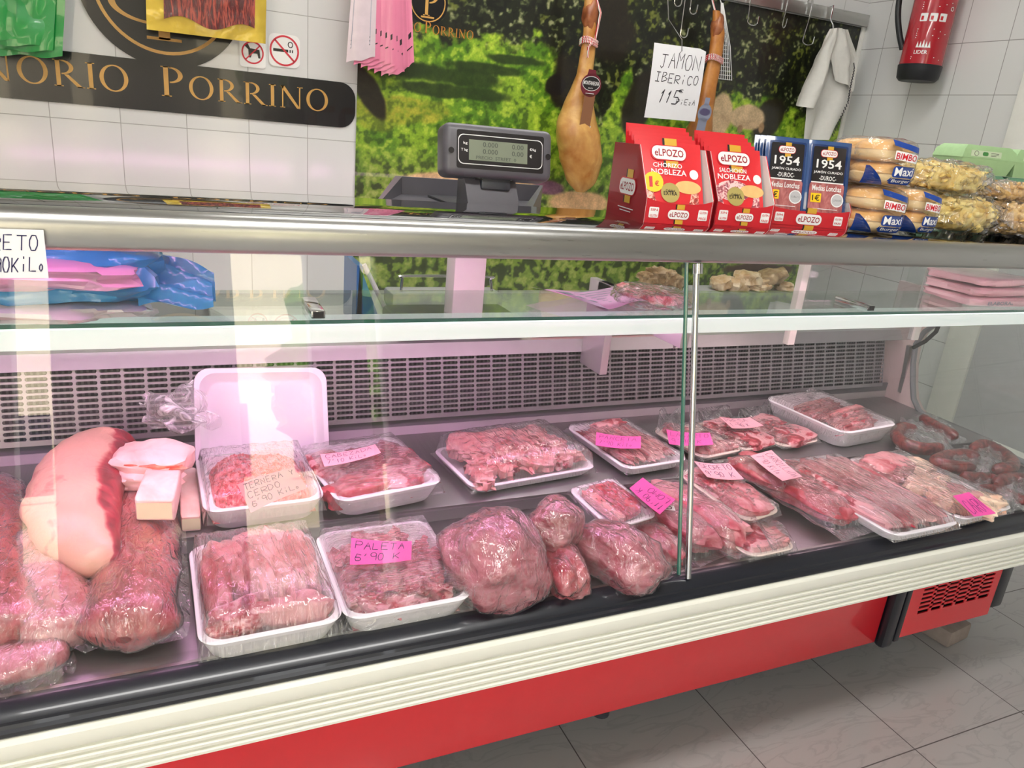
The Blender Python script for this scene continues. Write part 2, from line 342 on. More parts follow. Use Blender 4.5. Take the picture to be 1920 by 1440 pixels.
class Flat(MB):
    def __init__(s, fn): super().__init__(); s.fn = fn; s.lay = 0
    def poly(s, pts, mat, lift=None):
        l = s.lay if lift is None else lift
        return s.add([s.fn(u, v, l*.0004+.0005) for u, v in pts], [list(range(len(pts)))], mat)
    def rect(s, u0, v0, u1, v1, mat): s.poly([(u0, v0), (u1, v0), (u1, v1), (u0, v1)], mat)
    def rrect(s, cx, cy, w, h, r, mat, n=6):
        p = []
        for qx, qy, a0 in ((1, 1, 0), (-1, 1, 90), (-1, -1, 180), (1, -1, 270)):
            for k in range(n+1):
                a = R(a0+90*k/n); p.append((cx+qx*(w/2-r)+r*math.cos(a), cy+qy*(h/2-r)+r*math.sin(a)))
        s.poly(p, mat)
    def ell(s, cx, cy, rx, ry, mat, n=28): s.poly([(cx+rx*math.cos(2*math.pi*k/n), cy+ry*math.sin(2*math.pi*k/n)) for k in range(n)], mat)
    def strip(s, A, B, mat, lift=None):
        l = (s.lay if lift is None else lift)*.0004+.0005; n = len(A)
        s.add([s.fn(u, v, l) for u, v in A]+[s.fn(u, v, l) for u, v in B], [[i, i+1, n+i+1, n+i] for i in range(n-1)], mat)
    def ring(s, cx, cy, rx, ry, tx, ty, mat, a0=0, a1=360, n=40):
        A = []; B = []
        for k in range(n+1):
            a = R(a0+(a1-a0)*k/n); A.append((cx+rx*math.cos(a), cy+ry*math.sin(a))); B.append((cx+(rx-tx)*math.cos(a), cy+(ry-ty)*math.sin(a)))
        s.strip(A, B, mat)
    def text(s, txt, cx, cy, w=None, h=None, mat=None, rot=0):
        a, fs, lo, hi = glyphs(txt); sz = hi-lo
        kx = w/sz[0] if w else h/sz[1]; ky = h/sz[1] if h else kx
        if w is None: kx = ky
        c = (lo+hi)/2; l = s.lay*.0004+.0005; cr, sr = math.cos(rot), math.sin(rot)
        out = []
        for p in a:
            x, y = (p-c)*(kx, ky); out.append(s.fn(cx+x*cr-y*sr, cy+x*sr+y*cr, l))
        s.add(out, fs, mat)
    def line(s, pts, wd, mat):
        A = []; B = []
        for i, (x, y) in enumerate(pts):
            x0, y0 = pts[max(i-1, 0)]; x1, y1 = pts[min(i+1, len(pts)-1)]; d = math.hypot(x1-x0, y1-y0) or 1
            nx, ny = -(y1-y0)/d*wd/2, (x1-x0)/d*wd/2; A.append((x+nx, y+ny)); B.append((x-nx, y-ny))
        s.strip(A, B, mat)
    def hand(s, txt, u0, v0, w, h, mat, wd=.0014, slant=.12, jit=.06):
        """handwriting: baseline start (u0, v0), total width w, letter height h"""
        n = len(txt); cw = w/n
        for i, ch in enumerate(txt):
            if ch not in SF: continue
            dy = random.uniform(-jit, jit)*h; kx = random.uniform(.62, .8)*cw/4; ky = h/6*random.uniform(.9, 1.1)
            for st in SF[ch].split(';'):
                q = [(int(c[0]), int(c[1])) for c in st.split()]; pts = []
                for j in range(len(q)-1):
                    for t in (0, .5): pts.append((q[j][0]+(q[j+1][0]-q[j][0])*t, q[j][1]+(q[j+1][1]-q[j][1])*t))
                pts.append(q[-1])
                s.line([(u0+i*cw+x*kx+y*ky*slant, v0+dy+y*ky) for x, y in pts], wd, mat)
    def serif(s, ch, x, y, h, mat):
        """roman capital, returns advance"""
        T, t, sf = .13*h, .05*h, .035*h
        def stem(cx, wd, y0=0, y1=1, sl=1, sr=1):
            s.rect(x+cx-wd/2, y+y0*h, x+cx+wd/2, y+y1*h, mat)
            for yy in ((y0,) if sl == 2 else (y0, y1)):
                q = y+yy*h-(sf if yy == y1 else 0); s.rect(x+cx-wd/2-.07*h, q, x+cx+wd/2+.07*h, q+sf, mat)
        if ch == 'I': stem(.16*h, T); return .36*h
        if ch == 'O':
            s.ringv(x+.46*h, y+.5*h, .44*h, .52*h, T, t, mat); return .98*h
        if ch in 'PR':
            stem(.17*h, T); s.ringv(x+.27*h, y+.73*h, .36*h, .27*h, T, t, mat, -90, 90)
            if ch == 'R':
                s.poly([(x+.34*h, y+.46*h), (x+.47*h, y+.46*h), (x+.88*h, y), (x+.72*h, y)], mat); s.rect(x+.7*h, y, x+.93*h, y+sf, mat); return .92*h
            return .74*h
        if ch == 'N':
            stem(.15*h, t); s.rect(x+.82*h-t/2, y, x+.82*h+t/2, y+h, mat); s.rect(x+.72*h, y+h-sf, x+.94*h, y+h, mat)
            s.poly([(x+.06*h, y+h), (x+.22*h, y+h), (x+.845*h, y), (x+.72*h, y)], mat); return 1.02*h
        return .35*h
    def ringv(s, cx, cy, rx, ry, T, t, mat, a0=0, a1=360, n=32):
        A = []; B = []
        for k in range(n+1):
            a = R(a0+(a1-a0)*k/n); A.append((cx+rx*math.cos(a), cy+ry*math.sin(a))); B.append((cx+(rx-T)*math.cos(a), cy+(ry-t)*math.sin(a)))
        s.strip(A, B, mat)
    def serif_word(s, txt, x, y, h, mat, caps=1.3, gap=.06):
        for i, ch in enumerate(txt):
            if ch == ' ': x += .3*h; continue
            k = h*caps if (i == 0 or txt[i-1] == ' ') else h
            x += s.serif(ch, x, y, k, mat)+gap*h
        return x
def planar(M): return lambda u, v, l=0: M @ Vector((u, v, l))

# ------------------------------------------------------------------ solids for food
def spow(c, e): return math.copysign(abs(c)**e, c)
def superell(mb, T, rx, ry, rz, mat, e1=1, e2=1, amp=.06, fr=1.5, seed=0, nu=36, nv=20, flat=None, bend=0, fat=None, taper=0):
    """lumpy super-ellipsoid; flat = lowest local z kept (bottom that has settled)"""
    vs = []; fs = []; o0 = len(mb.v)
    for j in range(nv+1):
        ph = -math.pi/2+math.pi*j/nv
        for i in range(nu):
            th = 2*math.pi*i/nu
            d = Vector((spow(math.cos(ph), e1)*spow(math.cos(th), e2), spow(math.cos(ph), e1)*spow(math.sin(th), e2), spow(math.sin(ph), e1)))
            k = 1+amp*2*noise.noise(d*fr+Vector((seed*7.1, seed*3.3, seed)))+amp*.6*noise.noise(d*fr*3+Vector((seed, 5, 2)))
            tp = 1-taper*d.x
            v = Vector((rx*d.x*k, ry*d.y*k*tp, rz*d.z*k*tp))
            v.z += bend*v.x*v.x
            if flat is not None and v.z < flat: v.z = flat+(v.z-flat)*.08
            vs.append(v)
            if fat: mb.fat[o0+len(vs)-1] = fat(d)
    for j in range(nv):
        for i in range(nu): fs.append([j*nu+i, j*nu+(i+1) % nu, (j+1)*nu+(i+1) % nu, (j+1)*nu+i])
    mb.add(vs, fs, mat, T)
def spline(P, n):
    P = [Vector(p) for p in P]; Q = [2*P[0]-P[1]]+P+[2*P[-1]-P[-2]]; out = []
    for i in range(len(P)-1):
        a, b, c, d = Q[i:i+4]
        for k in range(n):
            t = k/n; out.append(.5*((2*b)+(c-a)*t+(2*a-5*b+4*c-d)*t*t+(3*b-a-3*c+d)*t**3))
    return out+[P[-1]]
def sweep(mb, P, rw, rh, mat, n=28, per=8, amp=.07, seed=0, fat=None, sq=1, cut=(0, 0), fl=.55):
    """meat swept along a curve; rw, rh = half width and half height at the points"""
    C = spline(P, per); m = len(C)-1; o0 = len(mb.v)
    rw = np.interp(np.linspace(0, 1, m+1), np.linspace(0, 1, len(rw)), rw); rh = np.interp(np.linspace(0, 1, m+1), np.linspace(0, 1, len(rh)), rh)
    ext = []; 
    for i in range(m+1):
        a = i/m; k = 1.0; L = sum((C[j+1]-C[j]).length for j in range(m))
        s0 = a*L; s1 = (1-a)*L
        if not cut[0]: k = min(k, math.sqrt(max(0.02, 1-max(0, 1-s0/(rw[0]*.9))**2)))
        if not cut[1]: k = min(k, math.sqrt(max(0.02, 1-max(0, 1-s1/(rw[-1]*.9))**2)))
        ext.append(k)
    vs = []; fs = []
    for i, p in enumerate(C):
        t = (C[min(i+1, m)]-C[max(i-1, 0)]).normalized(); sd = Vector((t.y, -t.x, 0)).normalized(); up = sd.cross(t).normalized()
        if up.z < 0: up = -up
        for k in range(n):
            a = 2*math.pi*k/n; c, q = spow(math.cos(a), sq), spow(math.sin(a), sq)
            nz = 1+amp*2*noise.noise(Vector((p.x*14+seed*9, p.y*14, a*.0))+Vector((c, q, 0))*1.3)+amp*noise.noise(p*40+Vector((c, q, seed))*3)
            zz = q*rh[i]*ext[i]*nz
            if q < 0: zz = max(zz, -rh[i]*fl)
            vs.append(p+sd*(c*rw[i]*ext[i]*nz)+up*zz)
            if fat: mb.fat[o0+len(vs)-1] = fat(i/m, c, q)
    for i in range(m):
        for k in range(n): fs.append([i*n+k, i*n+(k+1) % n, (i+1)*n+(k+1) % n, (i+1)*n+k])
    fs.append(list(range(n))[::-1]); fs.append([m*n+k for k in range(n)])
    mb.add(vs, fs, mat)

# ================================================================== SETTING
KEEP = 1
YB, XR = 2.9, 3.007
def wall(name, a, b, mat): m = MB(); m.box(a, b, mat); return struct(m.build(name, smooth=False))
wall('floor', (-3.2, -2.5, -.1), (XR+.1, YB+.1, 0), FLOOR)
wall('wall_back', (-3.2, YB, 0), (XR+.1, YB+.12, 2.75), W_TILE)
wall('wall_right', (XR, -2.5, 0), (XR+.12, YB, 2.75), R_TILE)
wall('wall_left', (-3.3, -2.5, 0), (-3.2, YB+.1, 2.75), PLASTER)
wall('ceiling', (-3.3, -2.5, 2.7), (XR+.12, YB+.12, 2.85), PLASTER)
m = MB()   # shop front behind the photographer: piers and lintel, gaps shaped for daylight and reflected strips
for a, b in (((-3.2, -2.5, 0), (-3.05, -2.35, 2.7)), ((-3.2, -2.5, 2.6), (XR, -2.35, 2.7)), ((-1.15, -2.5, 0), (-.77, -2.36, 2.6)), ((-.6, -2.5, 0), (.29, -2.36, 2.6)),
             ((.70, -2.5, 0), (1.02, -2.36, 2.6)), ((1.12, -2.5, 0), (XR, -2.36, 2.6))): m.box(a, b, PLASTER)
struct(m.build('wall_front', smooth=False))
m = MB(); m.box((XR-.025, 1.93, 0), (XR, 2.055, 2.1), WHITE, .004); m.box((XR-.012, 1.2, 0), (XR, 1.93, 2.05), LGREY); struct(m.build('door_1'))
m = MB(); m.box((2.985, 2.885, .0), (XR, YB, 1.93), WHITE, .002); struct(m.build('trim_1'))
# street outside, lit by the sun, seen only as a reflection in the case glass
m = MB(); m.box((-14, -16, -.25), (14, -2.5, -.12), solid('asphalt', (120, 118, 114), .8)); struct(m.build('ground_street'))
STONE = solid('cream_stone', (216, 204, 176), .8); DARKW = solid('dark_window', (40, 46, 52), .2)
bld = thing('street_building', 'cream stone building across the street, reflected in the case glass', 'building', (0, -12, -.12))
m = MB(); m.box((-8, -13, -.12), (8, -12, 6), STONE); m.build('facade', bld, smooth=False)
for i in range(10):
    x = -7.2+i*1.5
    m = MB(); m.box((x, -12.02, .9), (x+.75, -11.98, 2.2), DARKW); m.box((x-.08, -12.1, .8), (x+.83, -11.98, .9), STONE); m.build('window', bld, smooth=False)
LEAF = solid('tree_leaves', (84, 120, 44), .7, vary=.5, scale=6)
for i, (x, y, s) in enumerate(((2.3, -8, 1.0), (4.6, -9, 1.2))):
    t = thing('street_tree', ('green street tree reflected left' if i == 0 else 'larger green street tree reflected further right')+' in the case glass', 'tree', (x, y, -.12))
    m = MB(); m.tube([(x, y, -.12), (x+.05, y, 1.6)], [.12, .08], solid('bark', (96, 78, 60), .9)); m.build('trunk', t)
    m = MB()
    for k in range(9): superell(m, Matrix.Translation((x+random.uniform(-.7, .7)*s, y+random.uniform(-.5, .5), 2.2+random.uniform(-.5, .9)*s)), .6*s, .6*s, .5*s, LEAF, amp=.25, fr=4, seed=k+i*10, nu=20, nv=12)
    m.build('crown', t)
# ceiling lamps out of view, added to bring the room up to brightness
cl = thing('added_ceiling_lamp', 'unseen white ceiling lamp added to brighten the customer side', 'lamp', (.2, .1, 2.66))
m = MB(); m.box((-.6, -.05, 2.64), (1.1, .25, 2.7), WHITE, .005); m.build('housing', cl)
m = MB(); m.box((-.57, -.02, 2.628), (1.07, .22, 2.64), emit('added_ceiling_glow', (1, .98, .95), 22)); m.build('diffuser', cl)
cl2 = thing('added_ceiling_lamp', 'unseen white ceiling lamp added to brighten the aisle behind the case', 'lamp', (1.2, 2.0, 2.66))  # second unseen lamp, added as light for the aisle
m = MB(); m.box((.2, 1.85, 2.64), (2.2, 2.1, 2.7), WHITE, .005); m.build('housing', cl2)
m = MB(); m.box((.23, 1.88, 2.628), (2.17, 2.07, 2.64), emit('added_aisle_glow', (1, .98, .95), 14)); m.build('diffuser', cl2)
KEEP = 0

# ================================================================== DISPLAY CASE
UP, LO = .640, .609
XL, XI, XE = -1.6, 2.03, 2.16
case = thing('display_case', 'long refrigerated butcher display case with sloping glass, cream bumper and red base', 'display case', (.3, 1.2, 0))
m = MB()   # lower red skirt
m.box((XL, 1.09, .135), (1.645, 1.11, .56), RED, .003); m.build('base_panel', case)
m = MB(); m.prism([(1.12, .14), (1.12, .56), (1.5, .56), (1.5, .14)], XL, XI, VOID); m.build('base_body', case)
for x in (-1.4, .9, 1.9):
    m = MB(); m.lathe([(.022, 0), (.022, .012), (.012, .02), (.012, .15)], DKGREY, 16, Matrix.Translation((x, 1.22, 0))); m.build('foot', case)
    m = MB(); m.lathe([(.022, 0), (.022, .012), (.012, .02), (.012, .15)], DKGREY, 16, Matrix.Translation((x, 1.45, 0))); m.build('foot', case)
m = MB(); m.box((1.648, 1.07, .125), (1.69, 1.10, .52), BLACKP, .01); m.box((1.702, 1.078, .13), (1.722, 1.10, .52), BLACKP, .004); m.build('corner_post', case)
m = MB(); m.box((2.095, 1.085, .15), (2.15, 1.30, .52), BLACKP, .01); m.build('corner_post', case)
vp = MB()   # ventilated red panel: six columns of real slots
x0, x1, z0, z1 = 1.725, 2.093, .135, .52; cols = 6; sx0, sx1, sz0, sz1 = 1.775, 2.065, .20, .475
yv = 1.085
def bar(a, b, c, d): vp.box((a, yv, c), (b, yv+.003, d), RED)
bar(x0, sx0, z0, z1); bar(sx1, x1, z0, z1); bar(sx0, sx1, z0, sz0); bar(sx0, sx1, sz1, z1)
cw = (sx1-sx0)/cols; nr = 20
for c in range(cols):
    if c: bar(sx0+c*cw-.005, sx0+c*cw+.005, sz0, sz1)
for r in range(1, nr): bar(sx0, sx1, sz0+r*(sz1-sz0)/nr-.0032, sz0+r*(sz1-sz0)/nr+.0032)
vp.build('vent_panel', case, smooth=False)
m = MB(); m.box((1.73, 1.105, .14), (2.09, 1.108, .5), VOID); m.build('vent_backing', case)
# bumper
prof = [(.895, .49), (.872, .49)]
z = .4925
for k in range(5): prof += [(.871, z), (.865, z+.004), (.8645, z+.0085), (.871, z+.0115)]; z += .0118
prof += [(.865, z+.004), (.862, z+.012), (.863, .578), (.868, .5855), (.90, .5855)]
m = MB(); m.prism(prof, XL, XE, RIB); m.box((XL, .88, .495), (XE, 1.09, .52), RIB); m.build('bumper', case, angle=25)
m = MB(); m.prism([(.868, .5857), (.8655, .589), (.8665, .5935), (.871, .596), (.8735, .6), (.8735, .6045), (.879, .610), (.8925, .6165), (.90, .6175), (.905, .6175), (.905, .5857)], XL, XE, BLACKP); m.build('glass_channel', case, angle=25)
m = MB(); m.box((XL, .90, .5), (XE, .912, .6165), STEEL); m.build('front_lip', case)
# deck
m = MB(); m.box((XL, .905, LO-.012), (XI+.02, 1.21, LO), DECK, .001)
m.box((XL, 1.198, LO-.01), (XI+.02, 1.206, UP-.002), DECK); m.build('lower_deck', case)
m = MB(); m.box((XL, 1.196, UP-.008), (XI+.02, 1.545, UP), DECK, .0015); m.build('upper_deck', case)
m = MB(); m.box((XL, 1.545, UP-.01), (XI+.02, 1.55, UP+.02), LEDGE); m.prism([(1.549, UP), (1.545, .685), (1.552, .685), (1.556, UP)], XL, XI, solid('duct_grey', (96, 92, 98), .5)); m.build('air_duct_lip', case)
# slotted air grille with true holes
GB, GT = Vector((0, 1.53, .686)), Vector((0, 1.562, .828))
m = MB(); pitch = .041; rows = 12; gx0 = -1.58; ncx = int((XI-.02-gx0)/pitch); dz = GT-GB
def gp(x, t): return (x, GB.y+dz.y*t, GB.z+dz.z*t)
hl = .0365/2; hh = .33/rows
for i in range(ncx):
    cx = gx0+(i+.5)*pitch
    for r in range(rows):
        tc = .035+.93*(r+.5)/rows; th = .93/rows/2
        out = []; inn = []
        for k in range(12):
            a = 2*math.pi*(k+.5)/12; c_, s_ = math.cos(a), math.sin(a)
            q = max(abs(c_), abs(s_)); out.append((cx+c_/q*pitch/2, tc+s_/q*th))
            inn.append((cx+math.copysign(hl-.0035, c_)+c_*.0035, tc+s_*hh*.93))
        o = m.add([gp(*p) for p in out]+[gp(*p) for p in inn]+[(gp(*p)[0], gp(*p)[1]+.003, gp(*p)[2]) for p in inn],
                  [[k, (k+1) % 12, 12+(k+1) % 12, 12+k] for k in range(12)]+[[12+k, 12+(k+1) % 12, 24+(k+1) % 12, 24+k] for k in range(12)], GRILLE)
for t0, t1 in ((-.02, .035), (.965, 1.0)): m.add([gp(gx0, t0), gp(gx0+ncx*pitch, t0), gp(gx0+ncx*pitch, t1), gp(gx0, t1)], [[0, 1, 2, 3]], GRILLE)
m.build('air_grille', case, smooth=False)
FINS, fnt, fp = new_mat('evaporator_fins')
wv = N(fnt, 'TexWave', bands_direction='X'); wv.inputs['Scale'].default_value = 30; tcn = N(fnt, 'TexCoord'); fnt.links.new(tcn.outputs['Object'], wv.inputs[0])
fc = N(fnt, 'ValToRGB'); fc.color_ramp.elements[0].color = (.02, .015, .02, 1); fc.color_ramp.elements[1].color = (.1, .09, .1, 1); fc.color_ramp.elements[0].position = .45; fc.color_ramp.elements[1].position = .75
fnt.links.new(wv.outputs[0], fc.inputs[0]); fnt.links.new(fc.outputs[0], fp.inputs['Base Color'])
m = MB(); m.prism([(1.575, .66), (1.60, .83), (1.62, .83), (1.60, .66)], XL, XI, FINS); m.build('evaporator', case, smooth=False)
m = MB(); m.prism([(1.535, .829), (1.553, .857), (1.76, .857), (1.76, .845), (1.565, .842), (1.562, .826)], XL, XI, LEDGE); m.build('rear_ledge', case)
m = MB(); m.prism([(1.74, .15), (1.74, .84), (1.76, .84), (1.76, .15)], XL, XE, LEDGE); m.build('rear_panel', case)
# end wall and its glass with rounded gasket
inner = at(1714, 700, X=XI).y
def gy(px, py): q = at(px, py, X=XI); return (q.y, q.z)
gas = [gy(*p) for p in ((1790, 590), (1760, 605), (1735, 622), (1719, 645), (1714, 680), (1713, 720), (1715, 748), (1724, 768), (1738, 781), (1760, 792), (1800, 811), (1850, 834), (1916, 864))]
gas.append((.93, gas[-1][1]-.005))
low = [(p[0], p[1]) for p in gas]
m = MB(); pr = low[::-1]+[(gas[0][0]+.0, 1.0), (1.60, 1.0), (1.60, .55), (.92, .55)]
m.prism(pr, XI+.001, XI+.02, solid('end_wall_beige', (206, 186, 182), .5)); m.prism([(.9, .5), (.9, .60), (1.62, .60), (1.62, .5)], XI, XE, WHITE); m.build('end_wall', case)
m = MB(); m.tube([(XI-.004, y, z) for y, z in gas], .008, RUBBER, 8); m.build('end_gasket', case)
m = MB(); m.box((XI+.004, .92, .6), (XI+.009, 1.58, 1.15), ENDG); m.build('end_glass', case, smooth=False)
m = MB(); m.tube([at(1762, 605, X=XI-.02), at(1755, 622, X=XI-.02), at(1735, 640, X=XI-.02), at(1712, 652, X=XI-.02)], .006, VOID, 8); m.build('cable', case)
m = MB(); b0 = at(1705, 650, Y=1.5); m.tube([at(1706, 648, Y=1.5), at(1697, 700, Y=1.5), at(1688, 735, Y=1.5)], .009, STEEL, 4); m.build('bracket', case)
# glass shelf with lamp below
m = MB(); m.box((XL, 1.15, 1.016), (XI, 1.36, 1.022), SHELFG); m.build('glass_shelf', case, smooth=False)
m = MB(); m.box((XL, 1.1488, 1.016), (XI, 1.1502, 1.022), GEDGE); m.build('shelf_edge', case, smooth=False)
m = MB(); LC = emit('lit_lamp_cover', rgb(226, 240, 236), .45); m.box((XL, 1.158, .982), (XI, 1.163, 1.014), LC, .001); m.box((XL, 1.158, 1.010), (XI, 1.215, 1.014), LC, .001); m.build('lamp_housing', case)
tube1 = emit('meat_lamp_glow', (1.0, .44, .84), 18*LAMP_K); tube2 = emit('meat_lamp_glow_warm', (1.0, .60, .74), 12*LAMP_K)
m = MB(); m.tube([(-.75, 1.186, .994), (.86, 1.186, .994)], .009, tube1, 12); m.build('lamp_tube', case)
m = MB(); m.tube([(.92, 1.186, .994), (1.80, 1.186, .994)], .009, tube2, 12); m.build('lamp_tube', case)
m = MB(); m.tube([(-.75, 1.10, 1.155), (1.0, 1.10, 1.155)], .002, tube1, 12); m.build('lamp_tube', case)
m = MB(); m.tube([(1.1, 1.10, 1.155), (1.98, 1.10, 1.155)], .002, tube2, 12); m.build('lamp_tube', case)
for (x) in (.98,):   # centre bracket carrying the shelf
    m = MB(); m.add([at(1235, 598, Y=1.17), at(1280, 592, Y=1.17), at(1283, 640, Y=1.30), at(1262, 655, Y=1.45), at(1262, 620, Y=1.4)], [[0, 1, 2, 3, 4]], LEDGE)
    m.box((.905, 1.16, .95), (.925, 1.5, 1.014), LEDGE, .002); m.box((.905, 1.44, .80), (.925, 1.54, 1.014), LEDGE, .002); m.build('bracket', case)
for px, py in ((596, 588), (1633, 566)):
    p = at(px, py, Y=1.16); m = MB(); m.box((p.x-.011, 1.155, 1.0225), (p.x+.011, 1.25, 1.0355), CHROME, .002); m.box((p.x-.008, 1.1535, 1.024), (p.x+.008, 1.1555, 1.034), VOID); m.build('shelf_clip', case)
# top
nose = [(1.018, 1.147), (1.010, 1.1495), (1.006, 1.155), (1.006, 1.176), (1.009, 1.187), (1.016, 1.1935), (1.026, 1.196), (1.034, 1.1965), (1.034, 1.186), (1.025, 1.180), (1.025, 1.148)]
m = MB(); m.prism(nose, XL, XE, STEEL); m.build('top_nose', case, angle=50)
m = MB(); m.box((XL, 1.032, 1.189), (XE, 1.29, 1.197), TOPG, .001); m.build('top_panel', case)
m = MB(); m.box((XL, 1.03, 1.16), (XE, 1.28, 1.188), LEDGE); m.build('top_underside', case)
# sloping front panes and chrome mullion
def gl(x0, x1, mb, y=.0): mb.add([(x0, .896+y, .616), (x1, .896+y, .616), (x1, 1.021+y, 1.149), (x0, 1.021+y, 1.149)], [[0, 1, 2, 3]], PANE)
for a, b in ((XL, .7905), (.7995, XE)):
    m = MB(); gl(a, b, m); gl(a, b, m, .006); m.build('front_glass', case, smooth=False)
m = MB(); m.tube([(.795, .888, .616), (.795, 1.012, 1.146)], .0055, CHROME, 10); m.tube([(.785, .902, .616), (.785, 1.026, 1.146)], .0035, GEDGE, 8)
m.tube([(.797, 1.008, 1.13), (.797, 1.012, 1.146)], .009, CHROME, 12); m.build('mullion', case)
m = MB(); m.box((XE-.03, .9, .6), (XE, .93, 1.15), WHITE, .004); m.build('end_post', case)
m = MB()
for px in (1505, 1743): p = at(px, 520, Y=1.45); m = MB(); m.box((p.x-.012, 1.44, .857), (p.x+.012, 1.46, 1.17), WHITE, .002); m.build('rear_door_post', case)
a_, b_ = at(1505, 520, Y=1.45).x+.012, at(1743, 520, Y=1.45).x-.012
m = MB(); m.box((a_, 1.447, .857), (b_, 1.452, 1.17), pane_mat('tinted_sliding_glass', (.8, .8, .82))); m.build('rear_sliding_door', case, smooth=False)

# brick under the case
m = MB(); q = at(1776, 1217, z=0); T = Matrix.Translation((q.x, q.y, 0)) @ Matrix.Rotation(R(8), 4, 'Z')
m.box((0, 0, 0), (.115, .22, .055), solid('concrete', (150, 136, 126), .9, vary=.25, scale=40, bump=.8), .008, T)
tag(m.build('brick'), 'worn grey brick lying on the floor under the right end of the case', 'brick')

# ================================================================== BACK WALL GRAPHICS
def Wp(px, py): q = at(px, py, Y=YB-.008); return q.x, q.z
# mural: a printed photograph, painted as point colours on its sheet
mx0, mx1, mz0, mz1 = .635, 2.985, .675, 1.925
NX, NZ = 640, 340
U, V = np.meshgrid(np.linspace(0, 1, NX), np.linspace(0, 1, NZ))
Xw = mx0+(mx1-mx0)*U; Zw = mz0+(mz1-mz0)*V
def vn(sc, seed, ax=1.0, oct=4, per=.55):
    rs = np.random.RandomState(seed); out = 0; amp = 1; tot = 0
    for o in range(oct):
        k = sc*2**o; gx = int(k*2.4/ax)+3; gz = int(k*1.3)+3; g = rs.rand(gz, gx)
        x = U*(gx-2); z = V*(gz-2); i = np.floor(x).astype(int); j = np.floor(z).astype(int); fx = x-i; fz = z-j
        fx = fx*fx*(3-2*fx); fz = fz*fz*(3-2*fz)
        out = out+amp*((g[j, i]*(1-fx)+g[j, i+1]*fx)*(1-fz)+(g[j+1, i]*(1-fx)+g[j+1, i+1]*fx)*fz); tot += amp; amp *= per
    return out/tot
def mixc(c, col, k): return c*(1-k[..., None])+np.array(col)*k[..., None]
def sstep(a, b, x): t = np.clip((x-a)/(b-a), 0, 1); return t*t*(3-2*t)
fine = vn(40, 1, oct=3); mid = vn(8, 2); big = vn(3, 3)
C = np.zeros((NZ, NX, 3))+np.array((132, 168, 42.))
C = mixc(C, (84, 128, 26), sstep(.4, .62, mid)); C = mixc(C, (176, 196, 66), sstep(.56, .72, fine)*.7); C = mixc(C, (52, 82, 20), sstep(.45, .3, fine)*.7)
zlow = sstep(1.28, 1.05, Zw); C = mixc(C, (98, 118, 46), zlow*.6); C = mixc(C, (44, 58, 22), zlow*sstep(.5, .4, fine)*.8)
C = mixc(C, (150, 156, 92), zlow*sstep(.58, .68, fine)*.6)
def blob(px, py, rx, ry, soft=.5, n=.5, sd=5, rot=0):
    cx, cz = Wp(px, py); ex_, ez_ = abs(Wp(px+rx, py)[0]-cx), abs(Wp(px, py-ry)[1]-cz)
    dx, dz_ = (Xw-cx), (Zw-cz); c_, s_ = math.cos(rot), math.sin(rot)
    d = np.sqrt(((dx*c_+dz_*s_)/ex_)**2+((-dx*s_+dz_*c_)/ez_)**2)+n*(vn(12, sd)-.5)*2
    return sstep(1+soft/2, 1-soft/2, d)
for a in ((760, 205, 90, 22, .4, .5, 6), (710, 225, 45, 22, .4, .5, 7)): C = mixc(C, (168, 158, 52), blob(*a)*.75*(.4+.6*sstep(.4, .6, fine)))
for a in ((830, 140, 120, 18), (760, 128, 60, 16), (850, 172, 100, 12), (960, 112, 60, 9), (905, 128, 80, 10), (1480, 178, 120, 10)):
    C = mixc(C, (34, 52, 16), blob(*a, .5, .5, a[0])*.88)
C = mixc(C, (150, 190, 50), blob(720, 80, 45, 14, .6, .6, 9)*.6)
# foliage across the top
leaf = vn(60, 11, oct=2); lf2 = vn(24, 12)
def ft(px, yb, s): x, z = Wp(px, yb); return x, z
xs, zs = zip(*[Wp(*p) for p in ((660, 30), (760, 45), (830, 70), (880, 62), (930, 75), (1000, 70), (1040, 100), (1080, 180), (1130, 225), (1175, 130), (1240, 200), (1330, 190), (1400, 168), (1450, 190), (1500, 215), (1600, 230))])
edge = np.interp(Xw, xs, zs); cf = sstep(-.03, .02, Zw-edge+(lf2-.5)*.16)
can = np.zeros_like(C)+np.array((26, 30, 16.)); can = mixc(can, (92, 102, 62), sstep(.55, .66, leaf)*.9); can = mixc(can, (150, 152, 112), sstep(.68, .76, leaf)*sstep(.45, .6, lf2)); can = mixc(can, (96, 104, 30), sstep(.5, .62, mid)*sstep(.5, .6, leaf)*.7)
can = mixc(can, (12, 14, 8), sstep(.52, .42, lf2)*.7)
C = C*(1-cf[..., None])+can*cf[..., None]
for a in ((690, 170, 20, 60, .3, .2, 20, .6), (1200, 190, 26, 70, .3, .2, 21, -.3), (1440, 225, 24, 50, .3, .2, 22, -.5), (1060, 160, 30, 50, .4, .5, 23), (1150, 60, 40, 60, .4, .5, 24)):
    C = mixc(C, (32, 26, 18), blob(*a)*.95)
C = mixc(C, (24, 20, 20), blob(1042, 160, 20, 22, .3, .25, 30)*.95)                       # dark animal by the trunk
for a in ((1352, 215, 22, 40, .25, .12, 31), (1402, 220, 33, 24, .25, .12, 32), (1345, 240, 16, 18, .3, .1, 33)):  # pale pigs
    C = mixc(C, (196, 170, 132), blob(*a)); C = mixc(C, (150, 120, 92), blob(a[0]+6, a[1]+14, a[2]*.8, a[3]*.4, .6, .2, a[6]+5)*.25)
C = mixc(C, (150, 118, 84), blob(1388, 242, 5, 8, .3, 0, 40)); C = mixc(C, (150, 118, 84), blob(1428, 240, 5, 10, .3, 0, 41))
